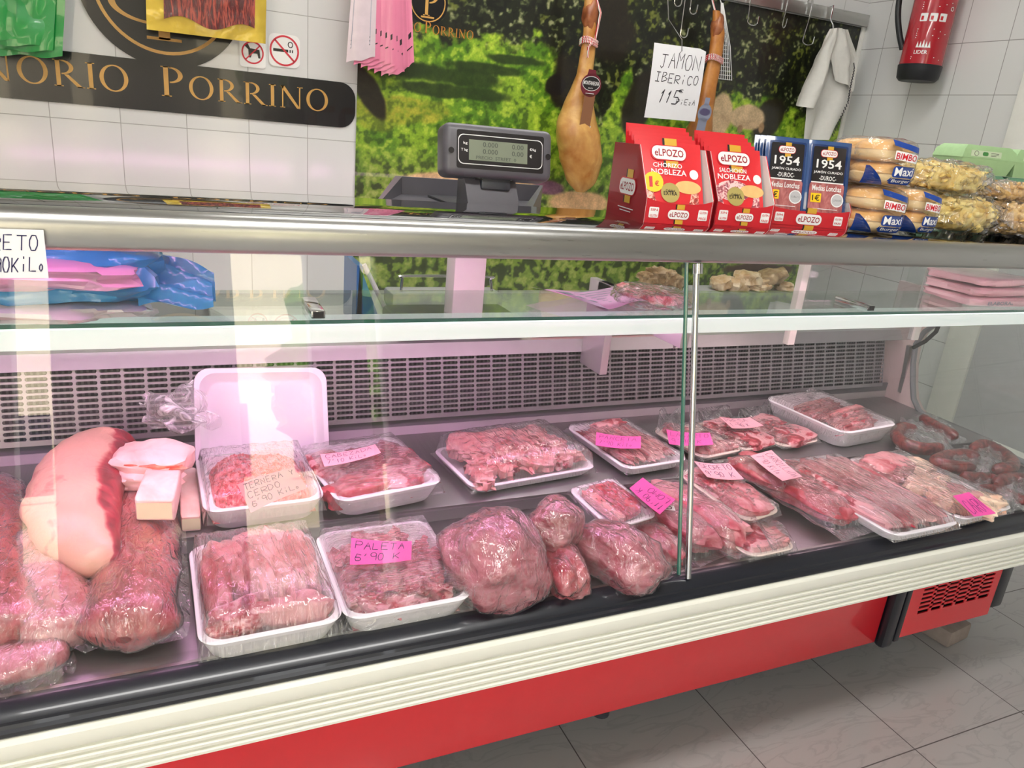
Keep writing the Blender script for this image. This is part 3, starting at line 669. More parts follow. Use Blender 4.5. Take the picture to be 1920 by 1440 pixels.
for a in ((850, 345, 95, 20, .3, .1, 42), (990, 352, 40, 12, .3, .1, 43), (1085, 380, 55, 22, .3, .1, 44)): C = mixc(C, (206, 168, 122), blob(*a))
C = mixc(C, (112, 70, 96), blob(1030, 352, 28, 14, .4, .2, 45)*.9)
C = mixc(C, (64, 40, 26), blob(1425, 505, 60, 10, .4, .3, 46))
C = C*(.86+.28*fine[..., None])
Cl = np.clip(C/255, 0, 1); Cl = np.where(Cl <= .04045, Cl/12.92, ((Cl+.055)/1.055)**2.4)
me = bpy.data.meshes.new('mural_poster')
vv = np.stack([Xw, np.full_like(Xw, YB-.006), Zw], -1).reshape(-1, 3)
idx = np.arange(NX*NZ).reshape(NZ, NX); q = np.stack([idx[:-1, :-1], idx[:-1, 1:], idx[1:, 1:], idx[1:, :-1]], -1).reshape(-1, 4)
me.from_pydata(vv.tolist(), [], q.tolist())
ca = me.color_attributes.new('print', 'FLOAT_COLOR', 'POINT'); ca.data.foreach_set('color', np.concatenate([Cl, np.ones((NZ, NX, 1))], -1).reshape(-1).astype(np.float32))
mm, nt_, p_ = new_mat('printed_meadow'); an = N(nt_, 'Attribute'); an.attribute_name = 'print'
ns = N(nt_, 'TexVoronoi'); ns.inputs['Scale'].default_value = 130; tcn = N(nt_, 'TexCoord'); nt_.links.new(tcn.outputs['Object'], ns.inputs['Vector'])
rn = N(nt_, 'MapRange'); rn.inputs[1].default_value = 0; rn.inputs[2].default_value = .8; rn.inputs[3].default_value = 1.25; rn.inputs[4].default_value = .95; nt_.links.new(ns.outputs[0], rn.inputs[0])
ml = N(nt_, 'MixRGB', blend_type='MULTIPLY'); ml.inputs[0].default_value = 1; nt_.links.new(an.outputs[0], ml.inputs[1]); nt_.links.new(rn.outputs[0], ml.inputs[2])
nt_.links.new(ml.outputs[0], p_.inputs['Base Color']); p_.inputs['Roughness'].default_value = .35; p_.inputs['Coat Weight'].default_value = .2
me.materials.append(mm); mo = bpy.data.objects.new('mural_poster', me); COL.objects.link(mo)
tag(mo, 'large printed mural of a green pasture with oaks and grazing animals on the back wall', 'mural')
f = Flat(lambda u, v, l=0: Vector((u, YB-.0068-l, v)))
f.ell(.885, 1.735, .075, .075, BANNER); f.lay = 1; f.ring(.885, 1.735, .066, .066, .004, .004, GOLD); f.serif('P', .865, 1.69, .09, GOLD); f.rect(.86, 1.682, .91, 1.688, GOLD)
f.serif_word('NORIO PORRINO', .722, 1.632, .03, solid('orange_print', (196, 128, 50), .4), 1.3, .05)
f.build('mural_logo', mo, smooth=False)
# black banner with gold lettering
bz0, bz1 = 1.278, 1.432
sg = thing('shop_sign', 'long black wall sign with rounded end, round emblem and gold capital lettering', 'sign', (-.3, YB-.006, 1.28))
f = Flat(lambda u, v, l=0: Vector((u, YB-.005-l, v)))
n = 8; pts = [(-1.9, bz0), (.605, bz0)]
pts = [(-1.9, bz0)]+[(.605-.03+.055*math.sin(R(90*k/n)), bz0+.055-.055*math.cos(R(90*k/n))) for k in range(n+1)]+[(.605-.03+.055*math.cos(R(90*k/n)), bz1-.055+.055*math.sin(R(90*k/n))) for k in range(n+1)]+[(-1.9, bz1)]
f.poly(pts, BANNER); f.build('banner', sg, smooth=False)
f = Flat(lambda u, v, l=0: Vector((u, YB-.005-l, v))); f.lay = 1.5
f.ell(.01, 1.66, .245, .245, BANNER, 64); f.lay = 2.5
f.ring(.01, 1.66, .205, .205, .01, .01, GOLD, n=64); f.rect(-.01, 1.50, .024, 1.70, GOLD); f.rect(-.045, 1.497, .058, 1.506, GOLD)
f.ringv(-.02, 1.60, .13, .06, .02, .008, GOLD, 180, 330); f.ringv(.03, 1.68, .1, .1, .03, .01, GOLD, -90, 90)
f.build('emblem', sg, smooth=False)
for wd_, x_, k_ in (('NORIO', -.515, 1.0), ('PORRINO', -.014, 1.28)):
    f = Flat(lambda u, v, l=0: Vector((x_+(u-x_)*1.2, YB-.005-l, v))); f.lay = 2
    f.serif_word(wd_, x_, 1.328, .078 if k_ == 1.0 else .072, GOLD, k_, .045); f.build('lettering', sg, smooth=False)
# no dogs, no smoking
def wallflat(): return Flat(lambda u, v, l=0: Vector((u, YB-.004-l, v)))
SRED = solid('sign_red', (206, 44, 62), .4)
f = wallflat(); f.rrect(.278, 1.494, .084, .094, .01, PWHITE); f.lay = 1
f.poly([(.25, 1.515), (.262, 1.522), (.27, 1.507), (.30, 1.505), (.303, 1.478), (.296, 1.478), (.293, 1.492), (.276, 1.492), (.272, 1.478), (.265, 1.478), (.264, 1.503)], PBLACK)
f.lay = 2; f.ring(.278, 1.494, .036, .036, .005, .005, SRED); f.line([(.255, 1.471), (.302, 1.518)], .004, SRED)
tag(f.build('prohibition_sign', smooth=False), 'small round red no-dogs sign on the tiled wall', 'sign')
f = wallflat(); f.rrect(.382, 1.512, .104, .104, .02, PWHITE); f.lay = 1; f.rect(.345, 1.508, .395, 1.517, PBLACK); f.rect(.399, 1.508, .403, 1.517, PBLACK); f.rect(.407, 1.508, .411, 1.517, PBLACK)
f.ring(.402, 1.533, .009, .01, .003, .003, PBLACK); f.lay = 2; f.ring(.382, 1.512, .049, .049, .006, .006, SRED); f.line([(.35, 1.545), (.415, 1.48)], .006, SRED)
tag(f.build('prohibition_sign', smooth=False), 'larger round red no-smoking sign, right of the no-dogs sign', 'sign')

# hanging rail, hooks, hams
rz = 1.925
m = MB(); m.box((-.9, 2.862, rz), (2.99, 2.874, rz+.05), STEEL, .002)
for x in (-.85, .3, 1.5, 2.9): m.box((x-.01, 2.874, rz+.01), (x+.01, YB, rz+.04), STEEL)
tag(m.build('wall_rail'), 'long flat steel rail fixed across the top of the mural', 'rail')
def s_hook(x, zb, label, tip=.035, y=2.852, sw=.0):
    m = MB(); zt = rz+.054; P = []
    for k in range(9): a = R(-10+200*k/8); P.append((x+sw*.2, y+.016-.016*math.cos(a)*-1, zt-.002+.014*math.sin(a)))
    P = [(x, 2.882, rz+.03), (x, 2.882, zt+.004), (x, 2.868, zt+.012), (x, 2.852, zt+.004), (x, y, rz), (x+sw, y-.004, zb+.03)]
    for k in range(8): a = R(180+180*k/7); P.append((x+sw+tip/2+tip/2*math.cos(a), y-.004-.006*k/7, zb+.012+.014*math.sin(a)))
    P.append((x+sw+tip, y-.012, zb+.035))
    m.tube(spline(P, 3), .0028, CHROME, 6); return tag(m.build('s_hook'), label, 'hook', 'steel S hooks on the wall rail')
HK = ((at(1405, 0, Y=2.86), 45, 'empty steel S hook on the rail, leftmost of the three right of the price sign'), (at(1475, 0, Y=2.86), 50, 'straight steel hook at the middle of the three empty hooks'),
      (at(1522, 0, Y=2.86), 85, 'long empty steel S hook next to the hanging white cloth'))
for i, (p, py, lb) in enumerate(HK): s_hook(p.x, at(1400+i*60, py, Y=2.85).z, lb, tip=(.05, .012, .055)[i], sw=-.008*i)
HY = 2.76
def Wy(px, py, Y=HY): return at(px, py, Y=Y)
ROPEM, rnt, rp = new_mat('red_white_twine'); rw_ = N(rnt, 'TexWave'); rw_.inputs['Scale'].default_value = 60; rc = N(rnt, 'ValToRGB'); rc.color_ramp.interpolation = 'CONSTANT'
rc.color_ramp.elements[0].color = (*rgb(200, 40, 50), 1); rc.color_ramp.elements[1].color = (.8, .78, .72, 1); rc.color_ramp.elements[1].position = .5
tcn = N(rnt, 'TexCoord'); rnt.links.new(tcn.outputs['Object'], rw_.inputs[0]); rnt.links.new(rw_.outputs[0], rc.inputs[0]); rnt.links.new(rc.outputs[0], rp.inputs['Base Color'])
HAMM = meat('cured_ham_skin', (176, 110, 44), (226, 180, 104), .5, 7, bump=.8, wrap=.35, contrast=.2, dark=(120, 66, 28))
HAMD = meat('cured_ham_dark', (160, 92, 34), (206, 140, 66), .5, 8, bump=.5, wrap=.3, contrast=.2, dark=(110, 60, 26))
HAMB = meat('cured_shank', (128, 66, 34), (176, 108, 62), .4, 10, bump=.6, wrap=.3, dark=(84, 40, 26))
def ham(name, label, pts, rad, mat, depth=.75, Y=HY):
    t = thing(name, label, 'ham', Wy(*pts[-1], Y=Y))
    P = [Wy(*p, Y=Y) for p in pts]; C_ = spline(P, 6); rr = np.interp(np.linspace(0, 1, len(C_)), np.linspace(0, 1, len(rad)), rad)
    m = MB(); vs = []; fs = []; n = 28
    for i, p in enumerate(C_):
        for k in range(n):
            a = 2*math.pi*k/n; nz = 1+.10*noise.noise(Vector((math.cos(a), math.sin(a), p.z*9)))+.05*noise.noise(Vector((math.cos(a)*3, math.sin(a)*3, p.z*25)))
            vs.append(p+Vector((math.cos(a)*rr[i]*nz, math.sin(a)*rr[i]*nz*depth, 0)))
    for i in range(len(C_)-1):
        for k in range(n): fs.append([i*n+k, (i+1)*n+k, (i+1)*n+(k+1) % n, i*n+(k+1) % n])
    fs.append(list(range(n))); fs.append([(len(C_)-1)*n+k for k in range(n)][::-1])
    m.add(vs, fs, mat); m.build('ham_body', t)
    return t
h1 = ham('cured_ham', 'whole cured ham with maroon oval label hanging by its hoof on striped twine', ((1103, -70), (1106, 30), (1104, 80), (1096, 140), (1085, 195), (1084, 250), (1090, 300), (1090, 340), (1088, 360)), (.012, .026, .028, .032, .062, .092, .092, .062, .018), HAMM)
m = MB(); c = Wy(1106, 30); superell(m, Matrix.Translation(c), .03, .028, .06, HAMB, amp=.08, seed=3); m.build('shank_end', h1)
m = MB(); c = Wy(1104, 78)
for k in range(3): m.tube([c+Vector((.034*math.cos(a), .03*math.sin(a), .008*k-.01+.006*math.sin(a*2))) for a in np.linspace(0, 6.28, 18)], .0045, ROPEM, 6)
m.tube([c+Vector((.0, -.033, 0)), c+Vector((-.02, -.038, -.025)), c+Vector((-.016, -.036, -.06))], .004, ROPEM, 6)
m.build('twine', h1); m = MB(); m.tube([c+Vector((.015, -.02, 0)), c+Vector((.02, -.03, .1)), Vector((c.x+.01, 2.84, rz-.01))], .0045, ROPEM, 6)
m.build('twine', h1)
MAR = solid('maroon_label', (112, 28, 44), .35, coat=.3)
p0 = Wy(1108, 160, HY-.075)
f = Flat(planar(frame(p0, (1, .0, .0), (-.1, -.12, 1))))
f.poly([(-.028, 0), (-.02, .055), (.01, .055), (.03, 0)], MAR); f.ell(0, 0, .044, .042, MAR); f.rect(-.02, -.15, .026, -.03, solid('label_brown', (142, 96, 66), .5)); f.rect(-.022, -.165, .03, -.146, PWHITE)
for k in range(9): f.rect(-.015+k*.0045, -.1635, -.0133+k*.0045, -.148, PBLACK)
f.lay = 1; f.ell(0, .006, .038, .026, PBLACK, 32); f.lay = 2; f.ring(0, .006, .038, .026, .0018, .0018, PWHITE); f.text('MONTANEGRA', 0, .008, .066, .014, PWHITE); f.text('BELLOTA', 0, -.01, .02, .004, PWHITE); f.rect(-.018, -.03, .018, -.028, PWHITE)
f.build('label', h1, smooth=False)
h2 = ham('cured_ham', 'slimmer amber cured ham with silver label hanging behind the handwritten sign', ((1343, 20), (1346, 60), (1340, 110), (1330, 160), (1318, 215), (1308, 262), (1300, 300), (1296, 330)), (.016, .03, .032, .034, .045, .07, .075, .03), HAMD, Y=HY+.03)
m = MB(); c = at(1345, 50, Y=HY+.03); superell(m, Matrix.Translation(c), .028, .026, .05, HAMB, amp=.1, seed=5); m.build('shank_end', h2)
m = MB(); c = at(1338, 115, Y=HY+.03)
for k in range(3): m.tube([c+Vector((.038*math.cos(a), .034*math.sin(a), .008*k+.006*math.sin(a*2))) for a in np.linspace(0, 6.28, 18)], .0045, ROPEM, 6)
m.build('twine', h2); m = MB(); c2 = at(1343, 30, Y=HY+.03); m.tube([c2, Vector((c2.x, 2.84, rz-.01))], .004, ROPEM, 6); m.build('twine', h2)
f = Flat(planar(frame(at(1321, 212, Y=HY-.06), (1, 0, 0), (0, -.1, 1)))); sil = solid('silver_label', (176, 182, 206), .18, metal=.7); f.ell(0, 0, .034, .036, sil); f.rect(-.024, -.08, .02, -.02, sil); f.rect(-.012, .03, .012, .06, sil); f.lay = 1; f.ell(0, .004, .026, .014, solid('label_slate', (90, 84, 120), .3)); f.build('label', h2, smooth=False)
# white net hanging beside the second ham
m = MB(); A = at(1352, 5, Y=2.82); B_ = at(1365, 150, Y=2.82); 
for k in range(7):
    t = k/6; m.tube([A+Vector((.01*t, 0, 0)), A.lerp(B_, .55)+Vector((-.03+.05*t, -.01, 0)), B_+Vector((-.05+.07*t, 0, 0))], .0016, PWHITE, 4)
for k in range(16):
    t = .15+.85*k/15; wd = .012+.055*t; c = A.lerp(B_, t); m.tube([c+Vector((-wd*.75, 0, 0)), c+Vector((wd*.25, 0, .002))], .0015, PWHITE, 4)
m.tube([Vector((A.x, 2.84, rz)), A], .002, PWHITE, 4)
tag(m.build('hanging_net'), 'narrow white mesh strip hanging right of the amber ham', 'net')
# handwritten price sign
c = [Wy(*p, Y=2.66) for p in ((1227, 80), (1324, 92), (1303, 228), (1208, 220))]
ps = thing('price_sign', 'white paper sign hanging from a hook, handwritten JAMON IBERICO 115', 'sign', c[3])
o_ = c[3]; u_ = (c[2]-c[3]); v_ = c[0]-c[3]; w_, h_ = u_.length, v_.length; n_ = Vector((0, -1, 0))
def psf(u, v, l=0): return o_+u_*(u/w_)+v_*(v/h_)+n_*(l+.006*math.sin(v/h_*3))
m = MB(); m.grid(lambda a, b: psf(a*w_, b*h_*(1 - .03*max(0, a-.9)*10)), 8, 10, PAPER); m.grid(lambda a, b: psf(a*w_, b*h_*(1 - .03*max(0, a-.9)*10))+Vector((0, .0012, 0)), 8, 10, PAPER); m.build('paper', ps)
f = Flat(psf); f.hand('JAMON', .035*1.05, h_*.69, w_*.78, h_*.2, BINK, .003); f.hand('IBERiCO', .022, h_*.5, w_*.86, h_*.12, BINK, .003); f.hand('115', .045, h_*.22, w_*.42, h_*.17, BINK, .0042, .3); f.hand('€', .14, h_*.38, .03, h_*.05, BINK, .002); f.hand('PiEzA', .135, h_*.22, w_*.4, h_*.07, BINK, .0022)
f.build('handwriting', ps, smooth=False)
m = MB(); q0 = psf(w_*.5, h_*.97); m.tube([q0+Vector((0, .006, -.02)), q0+Vector((0, -.01, -.01)), q0+Vector((0, .0, .03)), Vector((q0.x+.02, 2.80, 1.80)), Vector((q0.x+.025, 2.852, rz)), Vector((q0.x+.025, 2.854, rz+.055)), Vector((q0.x+.025, 2.88, rz+.045))], .0022, CHROME, 6); m.build('hook', ps)
for i, (px, py) in enumerate(((1262, 10), (1282, 70), (1293, 25))):
    p = Wy(px, 0, 2.86); s_hook(p.x, at(px, py, Y=2.85).z, ('steel hook on the rail just left above the handwritten sign', 'long steel hook on the rail above the handwritten sign', 'short curved steel hook on the rail right above the handwritten sign')[i], tip=.03)
# white cloth on a hook
cp = [at(*p, Y=2.80) for p in ((1557, 52), (1583, 52), (1610, 120), (1600, 180), (1570, 265), (1505, 262), (1520, 215), (1488, 198), (1515, 120))]
cc = at(1570, 55, Y=2.80)
cl_ = thing('hanging_cloth', 'crumpled white cloth with a dark stitched edge hanging at the right end of the rail', 'cloth', at(1545, 262, Y=2.8))
def cloth(a, b, L, Rr, y0, sd):
    pl = lambda t: Vector(np.interp(t, np.linspace(0, 1, len(L)), [p[0] for p in L])), 
    lx = np.interp(b, np.linspace(0, 1, len(L)), [at(*p, Y=y0).x for p in L]); lz = np.interp(b, np.linspace(0, 1, len(L)), [at(*p, Y=y0).z for p in L])
    rx_ = np.interp(b, np.linspace(0, 1, len(Rr)), [at(*p, Y=y0).x for p in Rr]); rz_ = np.interp(b, np.linspace(0, 1, len(Rr)), [at(*p, Y=y0).z for p in Rr])
    x = lx+(rx_-lx)*a; z_ = lz+(rz_-lz)*a
    return Vector((x, y0-.02*math.sin(a*math.pi*2.6+sd)*min(1, b*3)-.01*noise.noise(Vector((a*5, b*5, sd))), z_))
CLM = solid('white_cloth', (222, 221, 214), .85, bump=.3, scale=60)
m = MB(); m.grid(lambda a, b: cloth(a, b, ((1556, 58), (1530, 120), (1508, 200), (1502, 262)), ((1590, 60), (1600, 130), (1590, 190), (1552, 262)), 2.82, 1), 20, 24, CLM)
m.grid(lambda a, b: cloth(a, b, ((1556, 54), (1525, 110), (1500, 160), (1487, 196)), ((1574, 52), (1560, 110), (1550, 160), (1528, 205)), 2.79, 2), 16, 20, CLM)
m.grid(lambda a, b: cloth(a, b, ((1572, 52), (1560, 100), (1570, 150)), ((1590, 56), (1612, 110), (1602, 172)), 2.785, 4), 14, 16, CLM)
m.build('cloth', cl_)
m = MB(); DST = solid('dark_stitch', (70, 68, 70), .8)
for j in range(26): b = .3+.68*j/26; p = cloth(.8, b, ((1556, 58), (1530, 120), (1508, 200), (1502, 262)), ((1590, 60), (1600, 130), (1590, 190), (1552, 262)), 2.82, 1)+Vector((0, -.03, 0)); m.tube([p+Vector((-.003, 0, .006)), p+Vector((.004, 0, -.006))], .0022, DST, 4)
m.build('stitched_edge', cl_)
m = MB(); m.tube([cc+Vector((0, .02, -.01)), cc+Vector((0, .03, .02)), Vector((cc.x, 2.852, rz)), Vector((cc.x, 2.853, rz+.056)), Vector((cc.x, 2.88, rz+.05))], .003, CHROME, 6); m.build('hook', cl_)

# gold ham pack, green bags, pink bag bundle on the left
GOLDF = solid('gold_foil', (206, 178, 62), .25, metal=.35, coat=.5, bump=.6, scale=25)
SLH = meat('sliced_ham', (104, 14, 14), (176, 70, 52), .4, 30, wrap=.6, stretch=(3, 1, .4), contrast=.06)
def fr4(pts, Y): return [at(*p, Y=Y) for p in pts]
c = fr4(((270, -130), (488, -110), (498, 82), (275, 55)), 2.80)
gp_ = thing('ham_pack', 'gold vacuum pack of sliced dark ham hanging in front of the round emblem', 'ham pack', c[3])
o_, u_, v_ = c[3], c[2]-c[3], c[0]-c[3]
gf = lambda a, b, l=0: o_+u_*a+v_*b+Vector((0, -l-.008*math.sin(a*3.1)*math.sin(b*3.1)-.003*noise.noise(Vector((a*9, b*9, 1))), 0))
m = MB(); m.grid(gf, 24, 24, GOLDF); m.grid(lambda a, b: gf(a, b)+Vector((0, .004, 0)), 6, 6, GOLDF); m.build('pouch', gp_)
m = MB(); m.grid(lambda a, b: gf(.14+.76*a, .13+.05*math.sin(a*9)*(1-b)+b*.82, .006+.006*math.sin(a*3.1)), 30, 20, SLH); m.build('ham_slices', gp_)
m = MB(); m.tube([(c[0]+c[1])/2, Vector(((c[0]+c[1]).x/2, 2.855, rz)), Vector(((c[0]+c[1]).x/2, 2.855, rz+.056))], .003, CHROME, 6); m.build('hook', gp_)
c = fr4(((-160, -150), (95, -150), (118, 108), (-160, 95)), 2.78)
GRN = solid('green_plastic_film', (14, 150, 62), .32, coat=.5, bump=.5, scale=18)
gb = thing('plastic_bag_bundle', 'bundle of bright green plastic bags hanging at the top left', 'bags', c[3])
for k in range(6):
    o_, u_, v_ = c[3]+Vector((-.01*k, -.006*k, .012*k)), c[2]-c[3]+Vector((-.012*k, 0, 0)), c[0]-c[3]
    m = MB(); m.grid(lambda a, b: o_+u_*a+v_*b+Vector((0, -.012*math.sin(a*7+k+b*2)*(1-.6*b)-.008*noise.noise(Vector((a*6, b*4, k))), .004*math.sin(a*20+k))), 26, 16, GRN); m.build('bag', gb)
m = MB(); m.tube([(c[0]+c[1])/2+Vector((0, -.01, -.02)), Vector(((c[0]+c[1]).x/2, 2.855, rz)), Vector(((c[0]+c[1]).x/2, 2.855, rz+.056))], .003, CHROME, 6); m.build('hook', gb)
PKF = solid('pink_sachet', (226, 128, 160), .35, coat=.5, bump=.3); PKL = solid('pale_sachet', (216, 200, 206), .3, coat=.5, bump=.3, vary=.12); GYP = solid('blue_grey_print', (150, 156, 172), .5)
pb = thing('sachet_bundle', 'bundle of pink and clear sachets with barcode label hanging left of the mural', 'sachets', at(700, 120, Y=2.8))
for k in range(9):
    c = fr4(((663+k*11, -130), (700+k*11, -130), (700+k*10+(0 if k else 0), 108+(k*4 if k < 6 else (9-k)*9)), (645+k*14, 118+(k*5 if k < 6 else 24-(k-6)*6))), 2.80-.0)
    o_, u_, v_ = c[3]+Vector((0, -.035+.006*k, 0)), c[2]-c[3]+Vector((0, .006, 0)), c[0]-c[3]
    def sf(a, b, l=0): return o_+u_*(a*(1-.25*b))+v_*b+Vector((0, -l-.007*math.sin(a*4+k), .003*math.sin(a*9)))
    m = MB(); m.grid(sf, 10, 12, PKL if k == 0 else PKF, None)
    if k == 0:
        fl = Flat(sf); fl.rect(.12, .1, .8, .62, GYP); fl.rect(.15, .55, .95, .95, PWHITE); fl.lay = 1
        for j in range(12): fl.rect(.3+.04*j, .62, .32+.04*j, .85, GYP)
        for j in range(3): fl.rect(.1, .16-.03*j, .8, .165-.03*j, PBLACK)
        fl.build('label', pb, smooth=False)
    else:
        fl = Flat(sf); fl.rect(.4, .12, .9, .13, PBLACK); fl.rect(.6, .2, .85, .24, PBLACK); fl.build('label', pb, smooth=False)
    m.build('sachet', pb)
m = MB(); q = at(715, -125, Y=2.8); m.tube([q, Vector((q.x, 2.855, rz)), Vector((q.x, 2.855, rz+.056))], .003, CHROME, 6); m.build('hook', pb)

# fire extinguisher on the side wall
ec = at(1716, 155, X=2.90); ex_, ey_, ez0 = 2.905, ec.y, ec.z+.005
fe = thing('fire_extinguisher', 'red fire extinguisher with black base cup mounted on the tiled side wall', 'fire extinguisher', (ex_, ey_, ez0))
T = Matrix.Translation((ex_, ey_, ez0)); er = .083
m = MB(); m.lathe([(.06, .03), (er, .05), (er, .50), (.07, .56), (.03, .60), (.025, .63)], solid('extinguisher_red', (176, 20, 38), .25, coat=.6), 40, T); m.build('cylinder', fe)
m = MB(); m.lathe([(.05, .0), (.07, .0), (er-.002, .012), (er+.003, .06), (er+.001, .062)], solid('black_cup', (28, 30, 34), .5), 40, T); m.build('base_cup', fe)
m = MB(); a0 = math.atan2(-ey_, -ex_)
def cyl(u, v, l=0): a = a0+u/er; return Vector((ex_+(er+l+.0008)*math.cos(a), ey_+(er+l+.0008)*math.sin(a), ez0+v))
f = Flat(cyl); f.text('LIDER', -.012, .105, .05, .014, PWHITE)
for k in range(5): f.poly([(-.035+.011*k, .122), (-.024+.011*k, .122), (-.03+.011*k, .146+(.006 if k == 2 else 0))], PWHITE)
for k in range(3): f.rrect(-.03+.036*k, .235, .028, .03, .003, PWHITE)
for k in range(12): yy = (.19, .182, .174, .166, .158, .265, .273, .281, .289, .31, .085, .078)[k]; f.rect(-.045, yy, .02+.025*((k*7) % 3), yy+.003, PWHITE)
f.ring(.075, .27, .008, .008, .002, .002, PWHITE)
for k in range(3): f.rect(-.04+.036*k, .225, -.03+.036*k, .24, PRED)
f.build('label', fe, smooth=False)
m = MB(); hx = [at(1692, -40, X=2.86), at(1684, 20, X=2.86), at(1686, 60, X=2.86), at(1692, 92, X=2.87)]; m.tube(spline(hx, 6), .012, RUBBER if 0 else solid('black_hose', (30, 32, 34), .5), 12); m.build('hose', fe)
m = MB(); m.box((ex_+.05, ey_-.02, ez0+.4), (XR, ey_+.02, ez0+.46), DKGREY, .003); m.build('wall_bracket', fe); m = MB(); m.box((ex_-.03, ey_-.02, ez0+.6), (ex_+.03, ey_+.02, ez0+.66), VOID, .005); m.build('valve', fe)
#@@PART2
# ================================================================== ON TOP OF THE CASE
TZ = 1.197
def logo(f, cx, cy, w, mat_gold=None):
    """maker's mark: black and gold upright bar behind a white rounded plate with dark red capitals"""
    h = w*.36
    f.lay += 1; f.rect(cx-w*.16, cy-h*1.05, cx-w*.10, cy+h*1.1, PBLACK); f.rect(cx-w*.10, cy-h*1.05, cx+w*.24, cy+h*1.1, solid_gold)
    f.lay += 1; f.rrect(cx, cy, w, h*1.15, h*.5, PRED); f.lay += 1; f.rrect(cx, cy, w*.94, h*1.0, h*.45, PWHITE)
    f.lay += 1; f.text('eLPOZO', cx, cy, w*.8, h*.55, CRED); f.lay -= 4
solid_gold = solid('mark_gold', (214, 168, 52), .35, coat=.2)
def disk(f, cx, cy, r, mat, n=20): f.ell(cx, cy, r, r, mat, n)
PKRED = solid('pack_red', (222, 44, 52), .28, coat=.6); FATSP = meat('sliced_chorizo', (196, 70, 56), (240, 190, 170), .5, 90, bump=.2, wrap=.8, contrast=.04)
SALP = meat('sliced_salchichon', (188, 84, 100), (240, 200, 196), .5, 90, bump=.2, wrap=.8, contrast=.04); BUN = solid('bread_print', (228, 186, 120), .5, vary=.15, scale=80)
def cold_pack(name, label, cat, M4, words, meatm, group=None, w=.118, h=.145):
    t = thing(name, label, cat, M=M4, group=group)
    def pf(u, v, l=0): return M4 @ Vector((u, v, l+.003*math.sin(math.pi*min(1, max(0, u/w+.5)))*math.sin(math.pi*min(1, max(0, v/h)))))
    m = MB(); m.grid(lambda a, b: pf((a-.5)*w, b*h), 12, 14, PKRED); m.grid(lambda a, b: M4 @ Vector(((.5-a)*w, b*h, -.002)), 2, 2, PKRED)
    m.grid(lambda a, b: M4 @ Vector(((a-.5)*w, h if b > .5 else h, -.002+.002*b)), 1, 1, PKRED); m.build('pouch', t)
    if words:
        f = Flat(pf); f.lay = 1; f.poly([(-w*.42, .012), (w*.42, .012), (w*.42, h*.37), (-w*.42, h*.42)], meatm)
        if meatm is SALP: f.ell(-.01, h*.42, .036, .02, meatm)
        f.lay = 2; f.ell(.03, h*.43, .026, .012, BUN); f.lay = 3; disk(f, -.006, h*.345, .018, PGOLD); f.lay = 4
        f.text('Calidad', -.006, h*.37, .018, .004, PBLACK); f.text('EXTRA', -.006, h*.335, .026, .007, PBLACK); f.lay = 1
        logo(f, -.004, h*.85, .07); f.lay = 2
        f.text(words[0], -.008, h*.69, .056, .0085, PWHITE); f.text(words[1], -.006, h*.605, .068, .0105, PWHITE); disk(f, .043, h*.6, .009, PWHITE)
        if words[2]: f.lay = 3; disk(f, -.037, h*.47, .0185, PYEL); f.lay = 4; f.text('1', -.042, h*.47, .006, .019, PRED); f.text('€', -.031, h*.45, .008, .010, PRED)
        f.build('print', t, smooth=False)
    return t
def carton(name, label, x, y, rz, w, d, front_h, prof, side_mark=True):
    M4 = Matrix.Translation((x, y, TZ)) @ Matrix.Rotation(rz, 4, 'Z')
    t = thing(name, label, 'carton', M=M4)
    P = lambda a, b, c: M4 @ Vector((a, b, c))
    th = .0018
    def wallp(x0, x1, pr, mat): m_.add([P(x0, *p) for p in pr]+[P(x1, *p) for p in pr], [list(range(len(pr)))[::-1], [len(pr)+i for i in range(len(pr))]]+[[i, (i+1) % len(pr), len(pr)+(i+1) % len(pr), len(pr)+i] for i in range(len(pr))], mat)
    m_ = MB(); wallp(0, th, prof, CRED); wallp(th, th*1.5, prof, CWHITE); m_.build('side_panel', t, smooth=False)
    m_ = MB(); wallp(w-th, w, prof, PRED); wallp(w-th*1.5, w-th, prof, CWHITE); m_.build('side_panel', t, smooth=False)
    m_ = MB(); n = 8; top = [(w*k/n, front_h*(.82+.18*abs(2*k/n-1)**3)) for k in range(n+1)]
    for yy, mt in ((0, PRED), (th, CWHITE)):
        m_.add([P(a, yy, 0) for a, b in top]+[P(a, yy, b) for a, b in top], [[k, k+1, n+2+k, n+1+k] for k in range(n)], mt)
    m_.add([P(a, 0, b) for a, b in top]+[P(a, th, b) for a, b in top], [[k, k+1, n+2+k, n+1+k] for k in range(n)], CRED); m_.build('front_lip', t, smooth=False)
    m_ = MB(); a = [(.0, .0005), (.0, .002), (d, .002), (d, .0005)]; wallp(th, w-th, a, CRED); hb = prof[-2][1]
    wallp(th, w-th, [(d-th, .002), (d-th, hb), (d, hb), (d, .002)], CWHITE); m_.build('tray_back', t, smooth=False)
    f = Flat(lambda u, v, l=0: P(u, -l, v)); logo(f, w*.5, front_h*.42, w*.33)
    if w < .2:
        for cx, tx in ((w*.14, 'SIN'), (w*.86, 'GLUTEN')):
            f.lay = 1; f.rrect(cx, front_h*.45, .018, .018, .002, PWHITE); f.lay = 2; f.text(tx, cx, front_h*.55, .013, .004, PRED); f.text('GLUTEN' if tx == 'SIN' else 'FREE', cx, front_h*.33, .014, .004, PRED)
    f.build('print', t, smooth=False)
    if side_mark:
        f = Flat(lambda u, v, l=0: P(-l, d-u, v)); logo(f, .088, .055, .075); f.lay = 1; f.rect(.055, .0165, .125, .018, PWHITE); f.rect(.065, .0115, .115, .013, PWHITE); f.build('print', t, smooth=False)
    return t, M4
